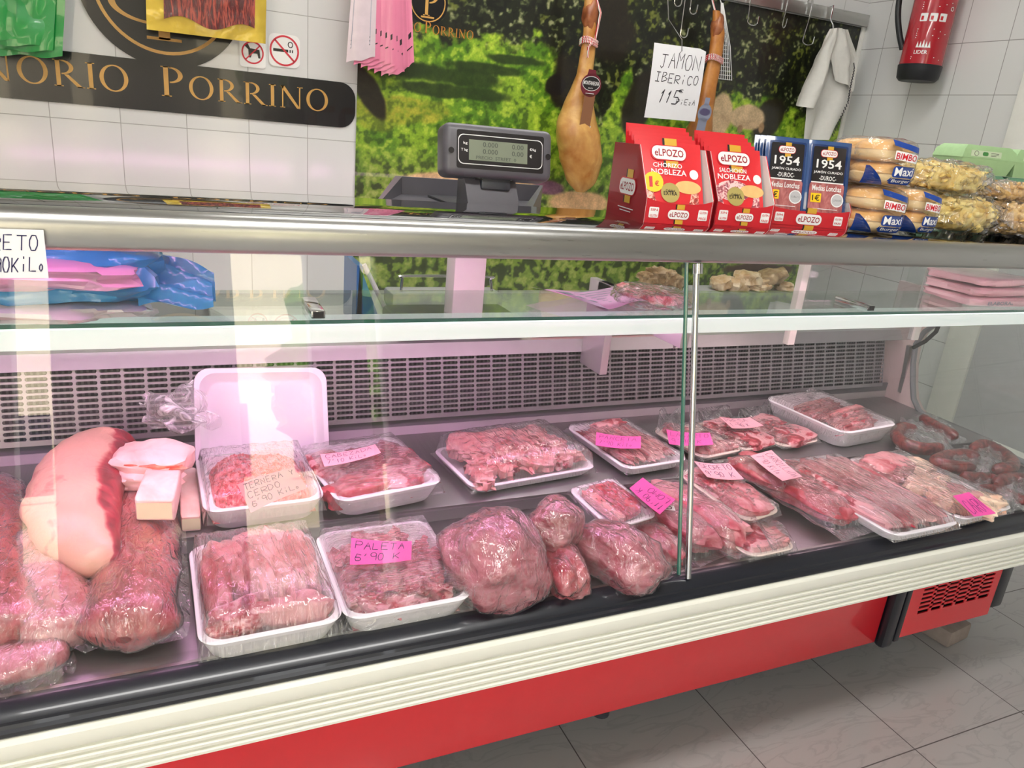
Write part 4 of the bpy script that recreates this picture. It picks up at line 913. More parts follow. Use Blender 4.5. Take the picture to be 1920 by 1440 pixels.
SP = [(0, 0), (0, .047), (.058, .128), (.17, .128), (.17, 0)]
q = at(1204, 419, z=TZ)
c1, M1 = carton('display_carton', 'dark red open display carton with side logo, holding chorizo packs', q.x, q.y, R(-9), .130, .17, .045, SP)
q2 = at(1339, 424, z=TZ)
c2_, M2 = carton('display_carton', 'red open display carton with white inner side, holding salchichon packs', q2.x, q2.y+.004, R(-9), .120, .17, .045, SP, False)
for ci, (Mx, words, mt, wd, nm) in enumerate(((M1, ('CHORIZO', 'NOBLEZA', 1), FATSP, .120, 'chorizo'), (M2, ('SALCHICHON', 'NOBLEZA', 0), SALP, .108, 'salchichon'))):
    for k in range(5):
        ML = Mx @ Matrix.Translation((.065-.005*ci, .012+.018*k, .006+.001*k)) @ Matrix.Rotation(R(64+2*k), 4, 'X')
        if k == 0: cold_pack(nm+'_pack', 'red %s pack facing the customer, front one in its carton' % nm, 'meat pack', ML, words, mt, w=wd)
        else: cold_pack(nm+'_pack', 'red %s pack mostly hidden behind the front pack in its carton' % nm, 'meat pack', ML @ Matrix.Translation((-.003, .004*k, 0)), None, mt, 'red %s packs behind the front one' % nm, w=wd)
q3 = at(1436, 420, z=TZ); q4 = at(1588, 433, z=TZ)
w3 = (q4-q3).length; a3 = math.atan2(q4.y-q3.y, q4.x-q3.x)
c3_, M3 = carton('display_carton', 'wide red display carton holding two rows of dark blue cured ham trays', q3.x, q3.y, a3, w3, .13, .038, [(0, 0), (0, .04), (.05, .095), (.13, .095), (.13, 0)], False)
BLUET = solid('blue_plastic_tray', (22, 52, 104), .25, coat=.6); CLEARP = solid('clear_lid_edge', (52, 84, 136), .15, coat=1)
DUR = meat('pack_ham_slices', (164, 84, 84), (200, 124, 120), .4, 60, bump=.2, wrap=.8, contrast=.1, stretch=(1, .3, 1))
def ham_tray(name, label, M4, grp, front, w, h=.165):
    t = thing(name, label, 'meat pack', M=M4, group=grp); B = MB()
    B.box((-w/2, 0, -.012), (w/2, h, 0), BLUET, .006, M4, 3); B.build('tray', t)
    m = MB(); m.box((-w/2-.003, -.002, -.002), (w/2+.003, h+.004, -.0006), CLEARP, .001, M4); m.build('rim', t)
    if not front: return t
    f = Flat(planar(M4 @ Matrix.Translation((0, 0, .0012)))); f.rrect(0, h*.27, w*.86, h*.5, .006, DUR); f.rrect(0, h*.74, w*.80, h*.42, .003, PBLACK); f.lay = 1
    f.rect(-w*.4, h*.515, w*.4, h*.53, PWHITE); logo(f, -.002, h*.87, w*.42); f.lay = 2
    f.text('1954', 0, h*.745, w*.62, h*.105, PWHITE); f.text('JAMÓN CURADO', 0, h*.645, w*.72, .0075, PWHITE); f.text('-DUROC-', 0, h*.575, w*.42, .009, PWHITE)
    f.text('Medias Lonchas', 0, h*.455, w*.72, .011, PWHITE); f.rrect(-w*.25, h*.335, .022, .018, .001, PYEL); disk(f, w*.28, h*.32, .0135, PWHITE); f.lay = 3; disk(f, w*.28, h*.32, .0115, LGREY); f.text('1€', -w*.25, h*.335, .016, .012, PBLACK); f.text('CURADO', w*.28, h*.32, .018, .004, PBLACK)
    f.rect(-w*.3, h*.20, w*.3, h*.207, PWHITE); f.rect(w*.2, h*.02, w*.36, h*.13, PWHITE); f.build('print', t, smooth=False)
    return t
tw = .086
for c in range(2):
    for k in range(3):
        Mh = M3 @ Matrix.Translation((w3*.5+(c-.5)*.089-.006+.004*k*(0 if c else -1), .012+.02*k, .004)) @ Matrix.Rotation(R(76), 4, 'X')
        if k == 0: ham_tray('cured_ham_tray', ('left' if c == 0 else 'right')+' front cured ham tray with black 1954 label in the wide red carton', Mh, None, True, tw)
        else: ham_tray('cured_ham_tray', 'dark blue cured ham tray standing behind the front trays in the wide carton', Mh, 'cured ham trays behind the front two', False, tw)
# burger bun bags
BUNM = solid('golden_bun', (232, 178, 104), .5, coat=.2, vary=.2, scale=20, bump=.2); BUNB = solid('pale_bun_side', (238, 206, 150), .6, vary=.1)
BAGC = film_mat('bun_bag_film', 22, (1, 1, 3), haze=.05, dist=.006)
def bun_bag(label, px, py, s=1.0, wpx=.10):
    p = at(px, py, z=TZ) if not isinstance(py, tuple) else Vector(py)
    M4 = Matrix.Translation(p) @ Matrix.Rotation(R(-22), 4, 'Z'); t = thing('burger_bun_bag', label, 'bread', M=M4)
    w = wpx
    for k in range(2):
        z = .022+.043*k
        for dy in (.055, .15):
            m = MB(); superell(m, M4 @ Matrix.Translation((0, dy, z-.004)), w*.5, .05, .015, BUNB, .6, 1, .02, seed=k); superell(m, M4 @ Matrix.Translation((0, dy, z+.004)), w*.5, .05, .021, BUNM, .8, 1, .03, seed=k+3, flat=0); m.build('bun', t)
    m = MB(); superell(m, M4 @ Matrix.Translation((0, .1, .046)), w*.54, .112, .047, BAGC, .45, .55, .03, fr=3, seed=px, nu=40, nv=20); m.build('bag_film', t)
    def bf(u, v, l=0): a = (u/(w*.54)); a = max(-.98, min(.98, a)); return M4 @ Vector((u, .1-.112*(1-abs(a)**3.2)**(1/3.2)*(1-abs((v-.046)/.05)**4*.3)-.003-l, v))
    f = Flat(bf)
    for v0 in (.004, ):
        n = 10
        A = [(-w*.46+.0*k, .004+.034*k/n) for k in range(n+1)]; B = [(-w*.46+.03*(1-k/n)+.004, .004+.034*k/n) for k in range(n+1)]; f.strip(A, B, PBLUE)
    A = [(-w*.12+w*.50*k/8, .078-.012*(k/8)) for k in range(9)]; B = [(a, b+.011) for a, b in A]; f.strip(A, B, PBLUE)
    f.lay = 1
    for k in range(6): f.rect(-w*.10+k*w*.46/6, .053-.001*k, -w*.10+(k+1)*w*.46/6, .069-.001*k, PWHITE)
    f.lay = 2; f.text('BIMBO', w*.125, .0585, w*.41, .012, PRED, -.06)
    f.lay = 1; f.rrect(w*.14, .0305, w*.44, .021, .006, PBLUE); f.lay = 2; f.text('Maxi', w*.14, .0315, w*.36, .016, PWHITE, .05); f.lay = 1; f.rrect(w*.14, .0125, w*.42, .011, .004, PBLUE); f.lay = 3; f.text('Burger', w*.14, .013, w*.36, .008, PWHITE, .03)
    f.lay = 2; f.text('4', -w*.09, .014, .006, .011, PBLUE); f.text('uds', -w*.02, .011, .01, .004, PBLUE)
    f.build('print', t, smooth=False); return t
b1 = at(1640, 441, z=TZ); b2 = at(1722, 441, z=TZ)
bun_bag('burger bun bag directly beside the wide carton, under another bag', 1640, (b1.x+.01, b1.y, TZ), wpx=.108)
bun_bag('burger bun bag squeezed between another bun bag and the snack bags', 1722, (b2.x-.002, b2.y+.0, TZ), wpx=.085)
bun_bag('burger bun bag stacked on top of the bag beside the wide carton', 1650, (b1.x+.012, b1.y+.004, TZ+.092), wpx=.108)
# snack bags
CHIPS = meat('yellow_snacks', (226, 184, 84), (248, 228, 150), .6, 26, bump=1, wrap=.2, contrast=.16, dark=(196, 150, 70))
CHIPB = meat('brown_snacks', (214, 166, 96), (240, 208, 146), .5, 26, bump=1, wrap=.2, contrast=.16, dark=(180, 124, 66))
SBAG = film_mat('snack_bag_film', 14, (2, 1, 1), haze=.04, dist=.014, gain=2.0)
def snack(label, c, r3, mat, rz, seed, txt=None):
    M4 = Matrix.Translation(c) @ Matrix.Rotation(rz, 4, 'Z'); t = thing('snack_bag', label, 'snack bag', M=M4); m = MB()
    superell(m, M4 @ Matrix.Translation((0, 0, r3[2])), r3[0]*.8, r3[1]*.8, r3[2]*.8, mat, .7, .7, .06, 5, seed, 30, 16)
    for k in range(110):
        a, c_ = random.uniform(0, 6.28), random.uniform(-.9, .95); q = math.sqrt(1-c_*c_)**.6
        superell(m, M4 @ Matrix.Translation((r3[0]*.84*q*spow(math.cos(a), .7), r3[1]*.84*q*spow(math.sin(a), .7), r3[2]+r3[2]*.82*c_)) @ Matrix.Rotation(random.uniform(0, 3), 4, 'Z') @ Matrix.Rotation(random.uniform(0, 3), 4, 'X'), .013, .008, .004, mat, 1, 1, .2, 2, k, 10, 6, bend=14)
    m.build('contents', t)
    m = MB(); superell(m, M4 @ Matrix.Translation((0, 0, r3[2])), r3[0], r3[1], r3[2]*1.03, SBAG, .7, .7, .12, 4, seed+1, 48, 26)
    for s_ in (-1, 1): m.grid(lambda a, b: M4 @ Vector((s_*(r3[0]*.93+.035*a), (b-.5)*r3[1]*1.5*(1+.3*a), r3[2]*(.9+.5*math.sin(b*17+seed)*a))), 5, 14, BAG)
    m.build('bag_film', t)
    if txt:
        f = Flat(lambda u, v, l=0: M4 @ Vector((u, -r3[1]*1.02-l, v))); f.text(txt, -.01, .045, .09, .012, solid('brown_print', (70, 50, 20), .5), .5); f.build('print', t, smooth=False)
s1 = at(1790, 430, z=TZ)
snack('lower clear bag of yellow snacks right of the burger buns', Vector((1.60, 1.17, TZ)), (.10, .055, .045), CHIPS, R(-15), 3)
snack('lower clear bag of brown snacks next to the beige carton', Vector((1.775, 1.15, TZ)), (.075, .06, .042), CHIPB, R(-20), 8)
snack('upper clear bag of yellow snacks lying behind the top bun bag', Vector((1.56, 1.19, TZ+.086)), (.11, .055, .034), CHIPS, R(-12), 5)
snack('upper clear bag of golden snacks lying toward the egg cartons', Vector((1.78, 1.185, TZ+.080)), (.095, .05, .022), CHIPB, R(-16), 9)
EGG = solid('green_pulp', (168, 204, 150), .7, bump=.3, scale=60); EGGL = solid('egg_label', (206, 222, 190), .6); EGGD = solid('green_translucent', (112, 160, 130), .5)
def egg(label, x, y, z, lab=True, group=None):
    M4 = Matrix.Translation((x, y, z)) @ Matrix.Rotation(R(-14), 4, 'Z'); t = thing('egg_carton', label, 'egg carton', M=M4, group=group); m = MB()
    W_, D_ = .15, .105
    def ringf(k, z_): return [M4 @ Vector((sx*W_*k, sy*D_*k, z_)) for sx, sy in ((-.5, -.5), (.5, -.5), (.5, .5), (-.5, .5))]
    vs = ringf(.86, .0)+ringf(1, .034)+ringf(1, .036); m.add(vs, [[3, 2, 1, 0]]+[[i, (i+1) % 4, 4+(i+1) % 4, 4+i] for i in range(4)]+[[4+i, 4+(i+1) % 4, 8+(i+1) % 4, 8+i] for i in range(4)], EGG if lab else EGGD)
    for i in range(3):
        for j in (-1, 1): superell(m, M4 @ Matrix.Translation(((i-1)*.045, j*.026, .016)), .022, .022, .016, EGG if lab else EGGD, nu=14, nv=8)
    m.build('base', t)
    m = MB(); vs = ringf(1.02, .036)+ringf(.96, .055)+ringf(.80, .066); m.add(vs, [[8, 9, 10, 11]]+[[i+4*j, (i+1) % 4+4*j, 4+(i+1) % 4+4*j, 4+i+4*j] for i in range(4) for j in range(2)], EGG if lab else EGGD); m.build('lid', t)
    if lab:
        f = Flat(lambda u, v, l=0: M4 @ Vector((u, -D_*.51+(v-.036)*.1658-.0004-l, v))); f.rect(-.055, .040, .03, .054, EGGL); f.lay = 1; f.ring(-.04, .047, .006, .006, .001, .001, PBLACK); f.rrect(-.015, .047, .016, .009, .004, solid('mid_green', (70, 140, 70), .5)); f.rect(.0, .046, .022, .047, PBLACK); f.rect(.0, .049, .022, .05, PBLACK); f.rect(.0, .043, .016, .044, PBLACK)
        f.build('label', t, smooth=False)
e0 = Vector((1.83, 1.255, TZ)); 
for i, x in enumerate((1.83, 1.975)):
    for k in range(3):
        top = k == 2
        egg((('left' if i == 0 else 'right')+' top green egg carton with round printed marks, above the snack bags') if top else 'green egg carton in the lower part of the stack behind the snack bags', x+.004*k, 1.33-.035*i, TZ+.0665*k+.0, top, None if top else 'green egg cartons under the top two')
m = MB(); M4 = Matrix.Translation((1.70, 1.085, TZ)) @ Matrix.Rotation(R(-30), 4, 'Z'); BEIGE = solid('beige_cardboard', (198, 176, 156), .7)
m.box((0, 0, 0), (.22, .12, .082), BEIGE, .003, Matrix.Translation((1.865, 1.09, TZ)) @ Matrix.Rotation(R(12), 4, 'Z')); tag(m.build('cardboard_box'), 'plain beige cardboard box at the far right end of the case top', 'box')
# ---- scale
sc_ = thing('retail_scale', 'grey shop scale with two-sided display, pillar and weighing tray behind the case top', 'scale', (.6, 1.55, .857))
m = MB(); m.box((.45, 1.56, .858), (.76, 1.73, .905), GREY, .012); m.build('base', sc_)
m = MB(); m.box((.583, 1.60, .90), (.662, 1.66, 1.17), WHITE, .006); m.build('pillar', sc_)
def sq_(px, py, Y=1.36): return at(px, py, Y=Y)
m = MB()
A, B_, C_, D_ = sq_(706, 384), sq_(741, 331), sq_(1018, 346), sq_(992, 396)
yb_ = 1.60; bl, br = sq_(741, 331, yb_), sq_(1018, 346, yb_); zb_ = (bl.z+br.z)/2; fx0, fx1 = A.x, D_.x+.006
o1 = [(fx0, 1.36, 1.186), (fx1, 1.36, 1.186), (br.x, yb_, zb_), (bl.x, yb_, zb_)]; k_ = .012
i1 = [(fx0+k_, 1.372, 1.186), (fx1-k_, 1.372, 1.186), (br.x-k_, yb_-.01, zb_), (bl.x+k_, yb_-.01, zb_)]; i0 = [(p[0], p[1], 1.178) for p in i1]; o0 = [(p[0], p[1], 1.165) for p in o1]
m.add(o0+o1+i1+i0, [[3, 2, 1, 0]]+[[j*4+i, j*4+(i+1) % 4, j*4+4+(i+1) % 4, j*4+4+i] for j in range(3) for i in range(4)]+[[12, 13, 14, 15]], GREY)
m.box((bl.x+.06, 1.40, 1.178), (bl.x+.16, 1.56, 1.183), DKGREY, .002)
m.build('weighing_tray', sc_)
m = MB(); m.prism([(1.345, 1.15), (1.345, 1.175), (1.385, 1.235), (1.42, 1.235), (1.42, 1.15)], sq_(878, 350).x, sq_(975, 350).x, GREY); m.build('neck', sc_)
f = Flat(lambda u, v, l=0: Vector((u, 1.372-l, v))); f.rect(sq_(894, 345).x, 1.233, sq_(966, 345).x, 1.241, PBLACK); f.lay = 1
for k, tx in enumerate(('Max 15 kg', 'Min 100 g', 'e=5 g')): f.text(tx, sq_(906+25*k, 345).x, 1.237, .018, .0035, PWHITE)
f.build('rating_label', sc_, smooth=False)
P0 = sq_(833, 318, 1.37); P1 = sq_(1026, 336, 1.37); P3 = sq_(836, 232, 1.37)
ctr = (P1+P3)/2; Md = Matrix.Translation(ctr) @ Matrix.Rotation(R(-3), 4, 'Z') @ Matrix.Rotation(R(78), 4, 'X')
dw, dh = (P1.x-P0.x)*1.02, .096
m = MB(); m.box((-dw/2, -dh/2, -.05), (dw/2, dh/2, .008), GREY, .014, Md, 4); m.build('display_head', sc_)
m = MB(); m.box((-.03, -dh/2-.02, -.04), (.03, -dh/2+.01, -.01), DKGREY, .004, Md); m.build('display_neck', sc_)
LCD = solid('lcd_green_grey', (132, 140, 122), .25, coat=.5); LCDD = solid('lcd_digit', (82, 88, 78), .4)
f = Flat(planar(Md @ Matrix.Translation((0, 0, .008)))); f.rrect(.002, 0, dw*.80, dh*.72, .004, PBLACK); f.lay = 1; 

for (w_, h_, mt) in ((dw*.775, dh*.56, PWHITE), (dw*.765, dh*.53, PBLACK)): f.rrect(.002, 0, w_, h_, .01, mt); f.lay += 1
f.rect(-.062, -.019, .055, .018, LCD); f.lay += 1
f.text('0.000', -.02, .0105, .03, .009, LCDD); f.text('0.00', .035, .0105, .024, .009, LCDD); f.text('0.000', -.02, -.002, .03, .009, LCDD); f.text('0.00', .035, -.002, .024, .009, LCDD); f.text('PRECIO  STREET  0', -.008, -.0135, .08, .006, LCDD)
f.text('kg', -.069, .0105, .008, .006, PWHITE); f.text('T kg', -.071, -.002, .013, .006, PWHITE); f.text('€/kg', .066, .008, .013, .006, PWHITE); f.text('€', .062, -.004, .005, .006, PWHITE)
f.ell(-dw*.44, -.004, .0055, .0055, PBLACK); f.ell(dw*.45, -.002, .0055, .0055, PBLACK)
f.build('display_print', sc_, smooth=False)
# things behind the case
wt = thing('worktable', 'white worktable along the back wall behind the case', 'table', (1.5, 2.6, 0))
m = MB(); m.box((.1, 2.32, .63), (2.9, 2.885, .66), WHITE, .004); m.build('worktop', wt)
for x in (.15, 2.8):
    for y in (2.36, 2.84): m = MB(); m.box((x, y-.02, 0), (x+.04, y+.02, .63), STEEL, .003); m.build('leg', wt)
p = at(672, 555, Y=2.4); m = MB(); BLU = solid('blue_plastic', (38, 108, 176), .35, coat=.3)
sl = thing('bread_slicer', 'blue plastic machine with slanted grey guard on the worktable behind the case', 'machine', (at(690, 555, Y=2.4).x, 2.45, .66))
x0 = at(662, 540, Y=2.45).x; x1 = at(712, 540, Y=2.45).x; zt = at(680, 492, Y=2.45).z
m.prism([(2.4, .66), (2.4, zt), (2.6, zt), (2.6, .66)], x0, x0+.02, BLU); m.add([(x0, 2.4, .66), (x1, 2.4, .66), (x0+.01, 2.4, zt+.0), (x0, 2.6, .66), (x1, 2.6, .66), (x0+.01, 2.6, zt)], [[0, 1, 2], [5, 4, 3], [1, 4, 5, 2], [0, 3, 4, 1], [0, 2, 5, 3]], BLU); m.build('body', sl, smooth=False)
m = MB(); m.tube([(x0+.02, 2.39, zt+.005), (x1+.02, 2.39, .70)], .008, LGREY, 8); m.build('guard', sl)
m = MB(); a, b, c, d = at(752, 548, Y=2.42), at(755, 517, Y=2.42), at(920, 519, Y=2.42), at(922, 548, Y=2.42); m.tube(spline([a, b+Vector((0, 0, -.01)), b+Vector((.012, 0, 0)), c+Vector((-.012, 0, 0)), c+Vector((0, 0, -.01)), d], 5), .005, CHROME, 8)
m.box((a.x-.04, 2.38, .66), (d.x+.03, 2.5, a.z+.003), LGREY, .01); tag(m.build('wire_handled_tray'), 'grey tray with long wire handle on the worktable behind the scale pillar', 'tray')
# dried pieces on the back table
DRY = meat('dried_ear', (206, 168, 118), (240, 220, 186), .6, 12, wrap=.2); DRY2 = meat('dried_ear_brown', (150, 120, 82), (206, 180, 140), .5, 12, wrap=.2)
for i, (px, py, rx, ry, rz_, mt) in enumerate(((1352, 530, .05, .05, .035, DRY), (1380, 535, .06, .05, .04, DRY), (1400, 524, .075, .05, .045, DRY), (1428, 532, .06, .05, .035, DRY), (1448, 518, .085, .05, .035, DRY2), (1470, 538, .05, .04, .03, DRY), (1415, 541, .06, .05, .02, DRY))):
    p = at(px, py, Y=2.5); m = MB(); superell(m, Matrix.Translation(p) @ Matrix.Rotation(random.uniform(-.5, .5), 4, 'Y'), rx*.8, ry, rz_*.8, mt, .7, .8, .18, 2, seed=i+60, nu=22, nv=14)
    tag(m.build('dried_pork_piece'), ('large brown dried piece on top of the pale heap on the back table' if i == 4 else 'pale dried pork piece in the heap on the back table right of the mullion'), 'dried meat', None if i == 4 else 'pale dried pieces heaped on the back table')
t_ = thing('steel_dish', 'low grey dish holding the heap of dried pieces on the back table', 'dish', (at(1410, 545, Y=2.5).x, 2.5, .66)); m = MB(); zz = at(1410, 545, Y=2.45).z; m.box((at(1325, 545, Y=2.45).x, 2.42, .66), (at(1500, 545, Y=2.45).x, 2.62, zz-.01), LGREY, .02, seg=3); m.build('bowl', t_)
for i, (px, py, r_) in enumerate(((1215, 522, .035), (1232, 515, .04), (1250, 522, .04), (1225, 536, .035), (1245, 538, .04), (1265, 530, .035))):
    p = at(px, py, Y=2.5); m = MB(); superell(m, Matrix.Translation(p), r_*1.1, r_, r_*.8, DRY2, .7, .8, .25, 2.5, seed=i+80, nu=22, nv=14)
    tag(m.build('dried_pork_piece'), 'small brownish dried knuckle in the pile on the back table left of the mullion', 'dried meat', 'brown dried knuckles left of the mullion')
m = MB(); zz = at(1240, 548, Y=2.5).z; m.box((at(1195, 548, Y=2.45).x, 2.42, .66), (at(1290, 548, Y=2.45).x, 2.6, zz), LGREY, .015, seg=3); tag(m.build('plastic_tub'), 'small grey tub under the brown dried knuckles on the back table', 'tub')
# red board on the rear ledge
m = MB(); a = at(1000, 636, Y=1.58); b = at(1245, 622, Y=1.58); m.box((a.x, 1.57, .858), (b.x, 1.72, .872), PRED, .004); tag(m.build('cutting_board'), 'thin red cutting board on the rear ledge of the case', 'board')

# ---- on the glass shelf
SZ = 1.0225
BLF = solid('blue_bag_film', (54, 150, 206), .3, coat=.6, bump=.4, vary=.2, scale=8); WHF = solid('white_bag_film', (226, 220, 226), .35, coat=.5, bump=.5, vary=.06)
PIF = solid('pink_white_film', (236, 176, 214), .3, coat=.6, bump=.4, vary=.1, scale=10)
t_ = thing('meat_bag', 'thick blue and pink plastic bag at the left of the glass shelf', 'bag', (-.15, 1.24, SZ+.02)); m = MB()
superell(m, I3(-.19, 1.25, SZ+.062, R(-8)), .175, .10, .046, BLF, .6, .55, .12, 2.5, 4, 48, 26); m.build('bag', t_)
m = MB(); superell(m, I3(-.20, 1.20, SZ+.066, R(-8)), .16, .072, .02, PIF, .6, .6, .12, 2.5, 7, 40, 16); m.build('pink_band', t_)
m = MB(); e_ = [at(*p, Y=1.2) for p in ((205, 470), (262, 488), (330, 540), (300, 575), (240, 582), (215, 560))]
m.grid(lambda a, b: Vector((-.05+.105*a, 1.20+.06*b-.03*a*b, SZ+.028+.07*(1-a*.75)*b+.012*math.sin(b*11+a*4))), 14, 14, BLF); m.grid(lambda a, b: Vector((-.05+.10*a, 1.165+.03*b, SZ+.02+.035*b*(1-a*.3)+.006*math.sin(b*9+a*6))), 14, 10, BLF); m.build('bag_end', t_)
m = MB(); superell(m, I3(-.21, 1.23, SZ+.013, R(-8)), .165, .09, .013, WHF, .6, .5, .12, 3, 9, 40, 14); m.build('flat_bag'); 
tag(bpy.data.objects['flat_bag'], 'flat white plastic bag under the blue bag on the glass shelf', 'bag')
c = [at(*p, Y=1.0) for p in ((-60, 427), (91, 427), (91, 519), (-60, 521))]
m = MB(); q0, q1, q3_ = c[3], c[2], c[0]; off = Vector((0, 1.005-q0.y-.0, 0))
def gpf(u, v, l=0): return Vector((q0.x+(q1.x-q0.x)*u, 1.0-l, q0.z+(q3_.z-q0.z)*v))
t_ = thing('price_note', 'white handwritten paper note taped to the front glass at the left edge', 'note', gpf(.5, 0)); m = MB(); m.grid(gpf, 3, 3, PAPER); m.build('paper', t_)
f = Flat(gpf); 
def nf(u, v, l=0): return gpf(u, v, l)
class _S: pass
wn_ = q1.x-q0.x; hn_ = q3_.z-q0.z
f = Flat(lambda u, v, l=0: gpf(u/wn_, v/hn_, l)); f.hand('CRETO', .012, hn_*.58, wn_*.80, hn_*.28, INK, .0012); f.hand('6 90KiLo', .008, hn_*.14, wn_*.88, hn_*.30, INK, .0012); f.build('handwriting', t_, smooth=False)
c = [at(*p, z=SZ+.004) for p in ((987, 551), (1160, 545), (1236, 566), (1120, 583))]
m = MB(); m.grid(lambda a, b: (c[0].lerp(c[1], a)).lerp(c[3].lerp(c[2], a), b)+Vector((0, 0, .004+.004*math.sin(a*8+b*3)+(.01*(1-a*6) if a < .16 else 0))), 24, 12, solid('pink_white_paper', (236, 190, 226), .6)); 
f = Flat(lambda u, v, l=0: (c[0].lerp(c[1], u)).lerp(c[3].lerp(c[2], u), v)+Vector((0, 0, .0045+.004*math.sin(u*8+v*3)+l)))
t_ = thing('paper_sheet', 'printed pinkish paper sheet lying on the glass shelf left of the mullion', 'paper', c[3]); m.build('sheet', t_)
for k in range(3): f.rect(.22+.0*k, .15+.2*k, .34, .27+.2*k, GYP)
for k in range(7): f.rect(.42, .12+.1*k, .9, .14+.1*k, GYP)
f.build('print', t_, smooth=False)
RDM = meat('red_meat_pack', (226, 66, 84), (250, 190, 190), .5, 30, contrast=.1, wrap=.7)
t_ = thing('meat_pack', 'clear pack of red and white meat cubes on the glass shelf beside the mullion', 'meat pack', at(1215, 560, z=SZ)); m = MB(); p = at(1218, 560, z=SZ+.01)
for k in range(16): superell(m, I3(p.x+random.uniform(-.045, .045), p.y+random.uniform(-.05, .05), SZ+.014+random.uniform(0, .008), random.uniform(0, 3)), .018, .014, .011, RDM, .7, .7, .15, seed=k, nu=14, nv=8)
m.build('meat_cubes', t_); m = MB(); superell(m, I3(p.x, p.y, SZ+.016, R(-25)), .075, .075, .0165, BAG, .6, .6, .1, 3, 5); m.build('bag_film', t_)
for i, (px, py, dz) in enumerate(((1850, 562, .0), (1862, 545, .022), (1880, 520, .046))):
    p = at(px, 562, z=SZ); t_ = thing('meat_pack', ('lowest', 'middle', 'topmost')[i]+' of the pale pink packs stacked at the right end of the glass shelf', 'meat pack', (1.86, 1.25, SZ+dz)); m = MB()
    superell(m, I3(1.885+.012*i, 1.25+.012*i, SZ+dz+.0115, R(-6+5*i)), .115, .085, .0112, solid('pale_pink_film', (246, 196, 206), .3, coat=.7, bump=.5, vary=.08), .4, .3, .06, 3, i+3, 40, 14); m.build('pouch', t_)
    if i == 0:
        f = Flat(lambda u, v, l=0: Vector((1.885+u, 1.165-l+.01*v, SZ+.004+v))); f.text('ELABORADO', -.02, .008, .12, .009, GYP); f.build('print', t_, smooth=False)
#@@PART3
# ================================================================== MEAT IN THE CASE
def rr_pts(w, d, r, n=6):
    p = []
    for qx, qy, a0 in ((1, 1, 0), (-1, 1, 90), (-1, -1, 180), (1, -1, 270)):
        for k in range(n+1): a = R(a0+90*k/n); p.append((qx*(w/2-r)+r*math.cos(a), qy*(d/2-r)+r*math.sin(a)))
    return p
def tray_mesh(mb, T, w, d, h, mat, lip=.008, r=.028, slope=.014):
    """foam tray, rim at local z = 0, bottom at -h"""
    rings = [(w-2*slope-2*lip, d-2*slope-2*lip, -h), (w-2*slope-lip, d-2*slope-lip, -h+.003), (w-.004, d-.004, -.003), (w, d, 0), (w-.002, d-.002, .0015), (w-2*lip, d-2*lip, .0015), (w-2*lip-.004, d-2*lip-.004, -.002), (w-2*lip-2*slope*.9, d-2*lip-2*slope*.9, -h+.006), (w-2*lip-2*slope*.9-.01, d-2*lip-2*slope*.9-.01, -h+.0035)]
    vs = []; n = 0
    for a, b, z in rings:
        q = rr_pts(a, b, min(r, a/2.2, b/2.2)); n = len(q); vs += [(x, y, z) for x, y in q]
    fs = [[j*n+i, j*n+(i+1) % n, (j+1)*n+(i+1) % n, (j+1)*n+i] for j in range(len(rings)-1) for i in range(n)]
    fs.append(list(range(n))[::-1]); fs.append([(len(rings)-1)*n+i for i in range(n)])
    mb.add(vs, fs, mat, T)
def tray_frame(px, zs):
    """px: rim corners TL, TR, BR, BL in the photo; zs: their heights"""
    z = zs if isinstance(zs, (list, tuple)) else [zs]*4
    P = [at(*p, z=zz) for p, zz in zip(px, z)]
    u = ((P[1]-P[0])+(P[2]-P[3]))/2; v = ((P[0]-P[3])+(P[1]-P[2]))/2; c = sum(P, Vector())/4
    return frame(c, u, v), u.length, v.length
def film_over(mb, T, w, d, hgt, mat, seed=0, n=36, p=2.6, skirt=.02, wr=.0018):
    def f(a, b):
        x, y = (a-.5)*2, (b-.5)*2; s_ = 1.0
        e = (abs(x)**p+abs(y)**p); k = max(0, 1-max(abs(x), abs(y))**4)
        z = hgt*k**.6+.002+wr*noise.noise(Vector((x*9+seed, y*9, 1)))*2*k**.2
        X, Y = x*w/2, y*d/2
        mxy = max(abs(x), abs(y))
        if mxy > .93: t = (mxy-.93)/.07; z = .002*(1-t)-skirt*t; X *= 1.0; Y *= 1.0
        return Vector((X*1.012, Y*1.012, z))
    mb.grid(f, n, n, mat, T)
def chunk(t, T, x, y, z, rx, ry, rz, mat, rot=0, tilt=0, e=(.6, .8), amp=.14, seed=0, name='meat_piece', fat=None, flat=None, bend=0, res=(26, 14), fr=1.8, taper=0):
    m = MB(); superell(m, T @ Matrix.Translation((x, y, z)) @ Matrix.Rotation(rot, 4, 'Z') @ Matrix.Rotation(tilt, 4, 'X'), rx, ry, rz, mat, e[0], e[1], amp, fr, seed, *res, fat=fat, flat=flat, bend=bend, taper=taper); return m.build(name, t)
def rind(side=1, th=.55, k=.5): return lambda d: k if d.y*side > th else 0
def heap(mb, T, w, d, z0, hgt, mat, seed=0, n=60, rough=.004, fr=70, edge=.5, bias=0):
    def f(a, b):
        x, y = (a-.5)*2, (b-.5)*2; k = max(0, 1-(abs(x)**3.5+abs(y)**3.5))**edge
        X, Y = x*w/2, y*d/2
        z = z0+hgt*k*(1+bias*x)+.008*k*noise.noise(Vector((X*18+seed, Y*18, 0)))+rough*(noise.noise(Vector((X*fr, Y*fr, seed)))+.7*noise.noise(Vector((X*fr*2.1, Y*fr*2.1, seed+3))))*min(1, k*3)
        return Vector((X, Y, z))
    mb.grid(f, n, n, mat, T)
TRAYS = {}
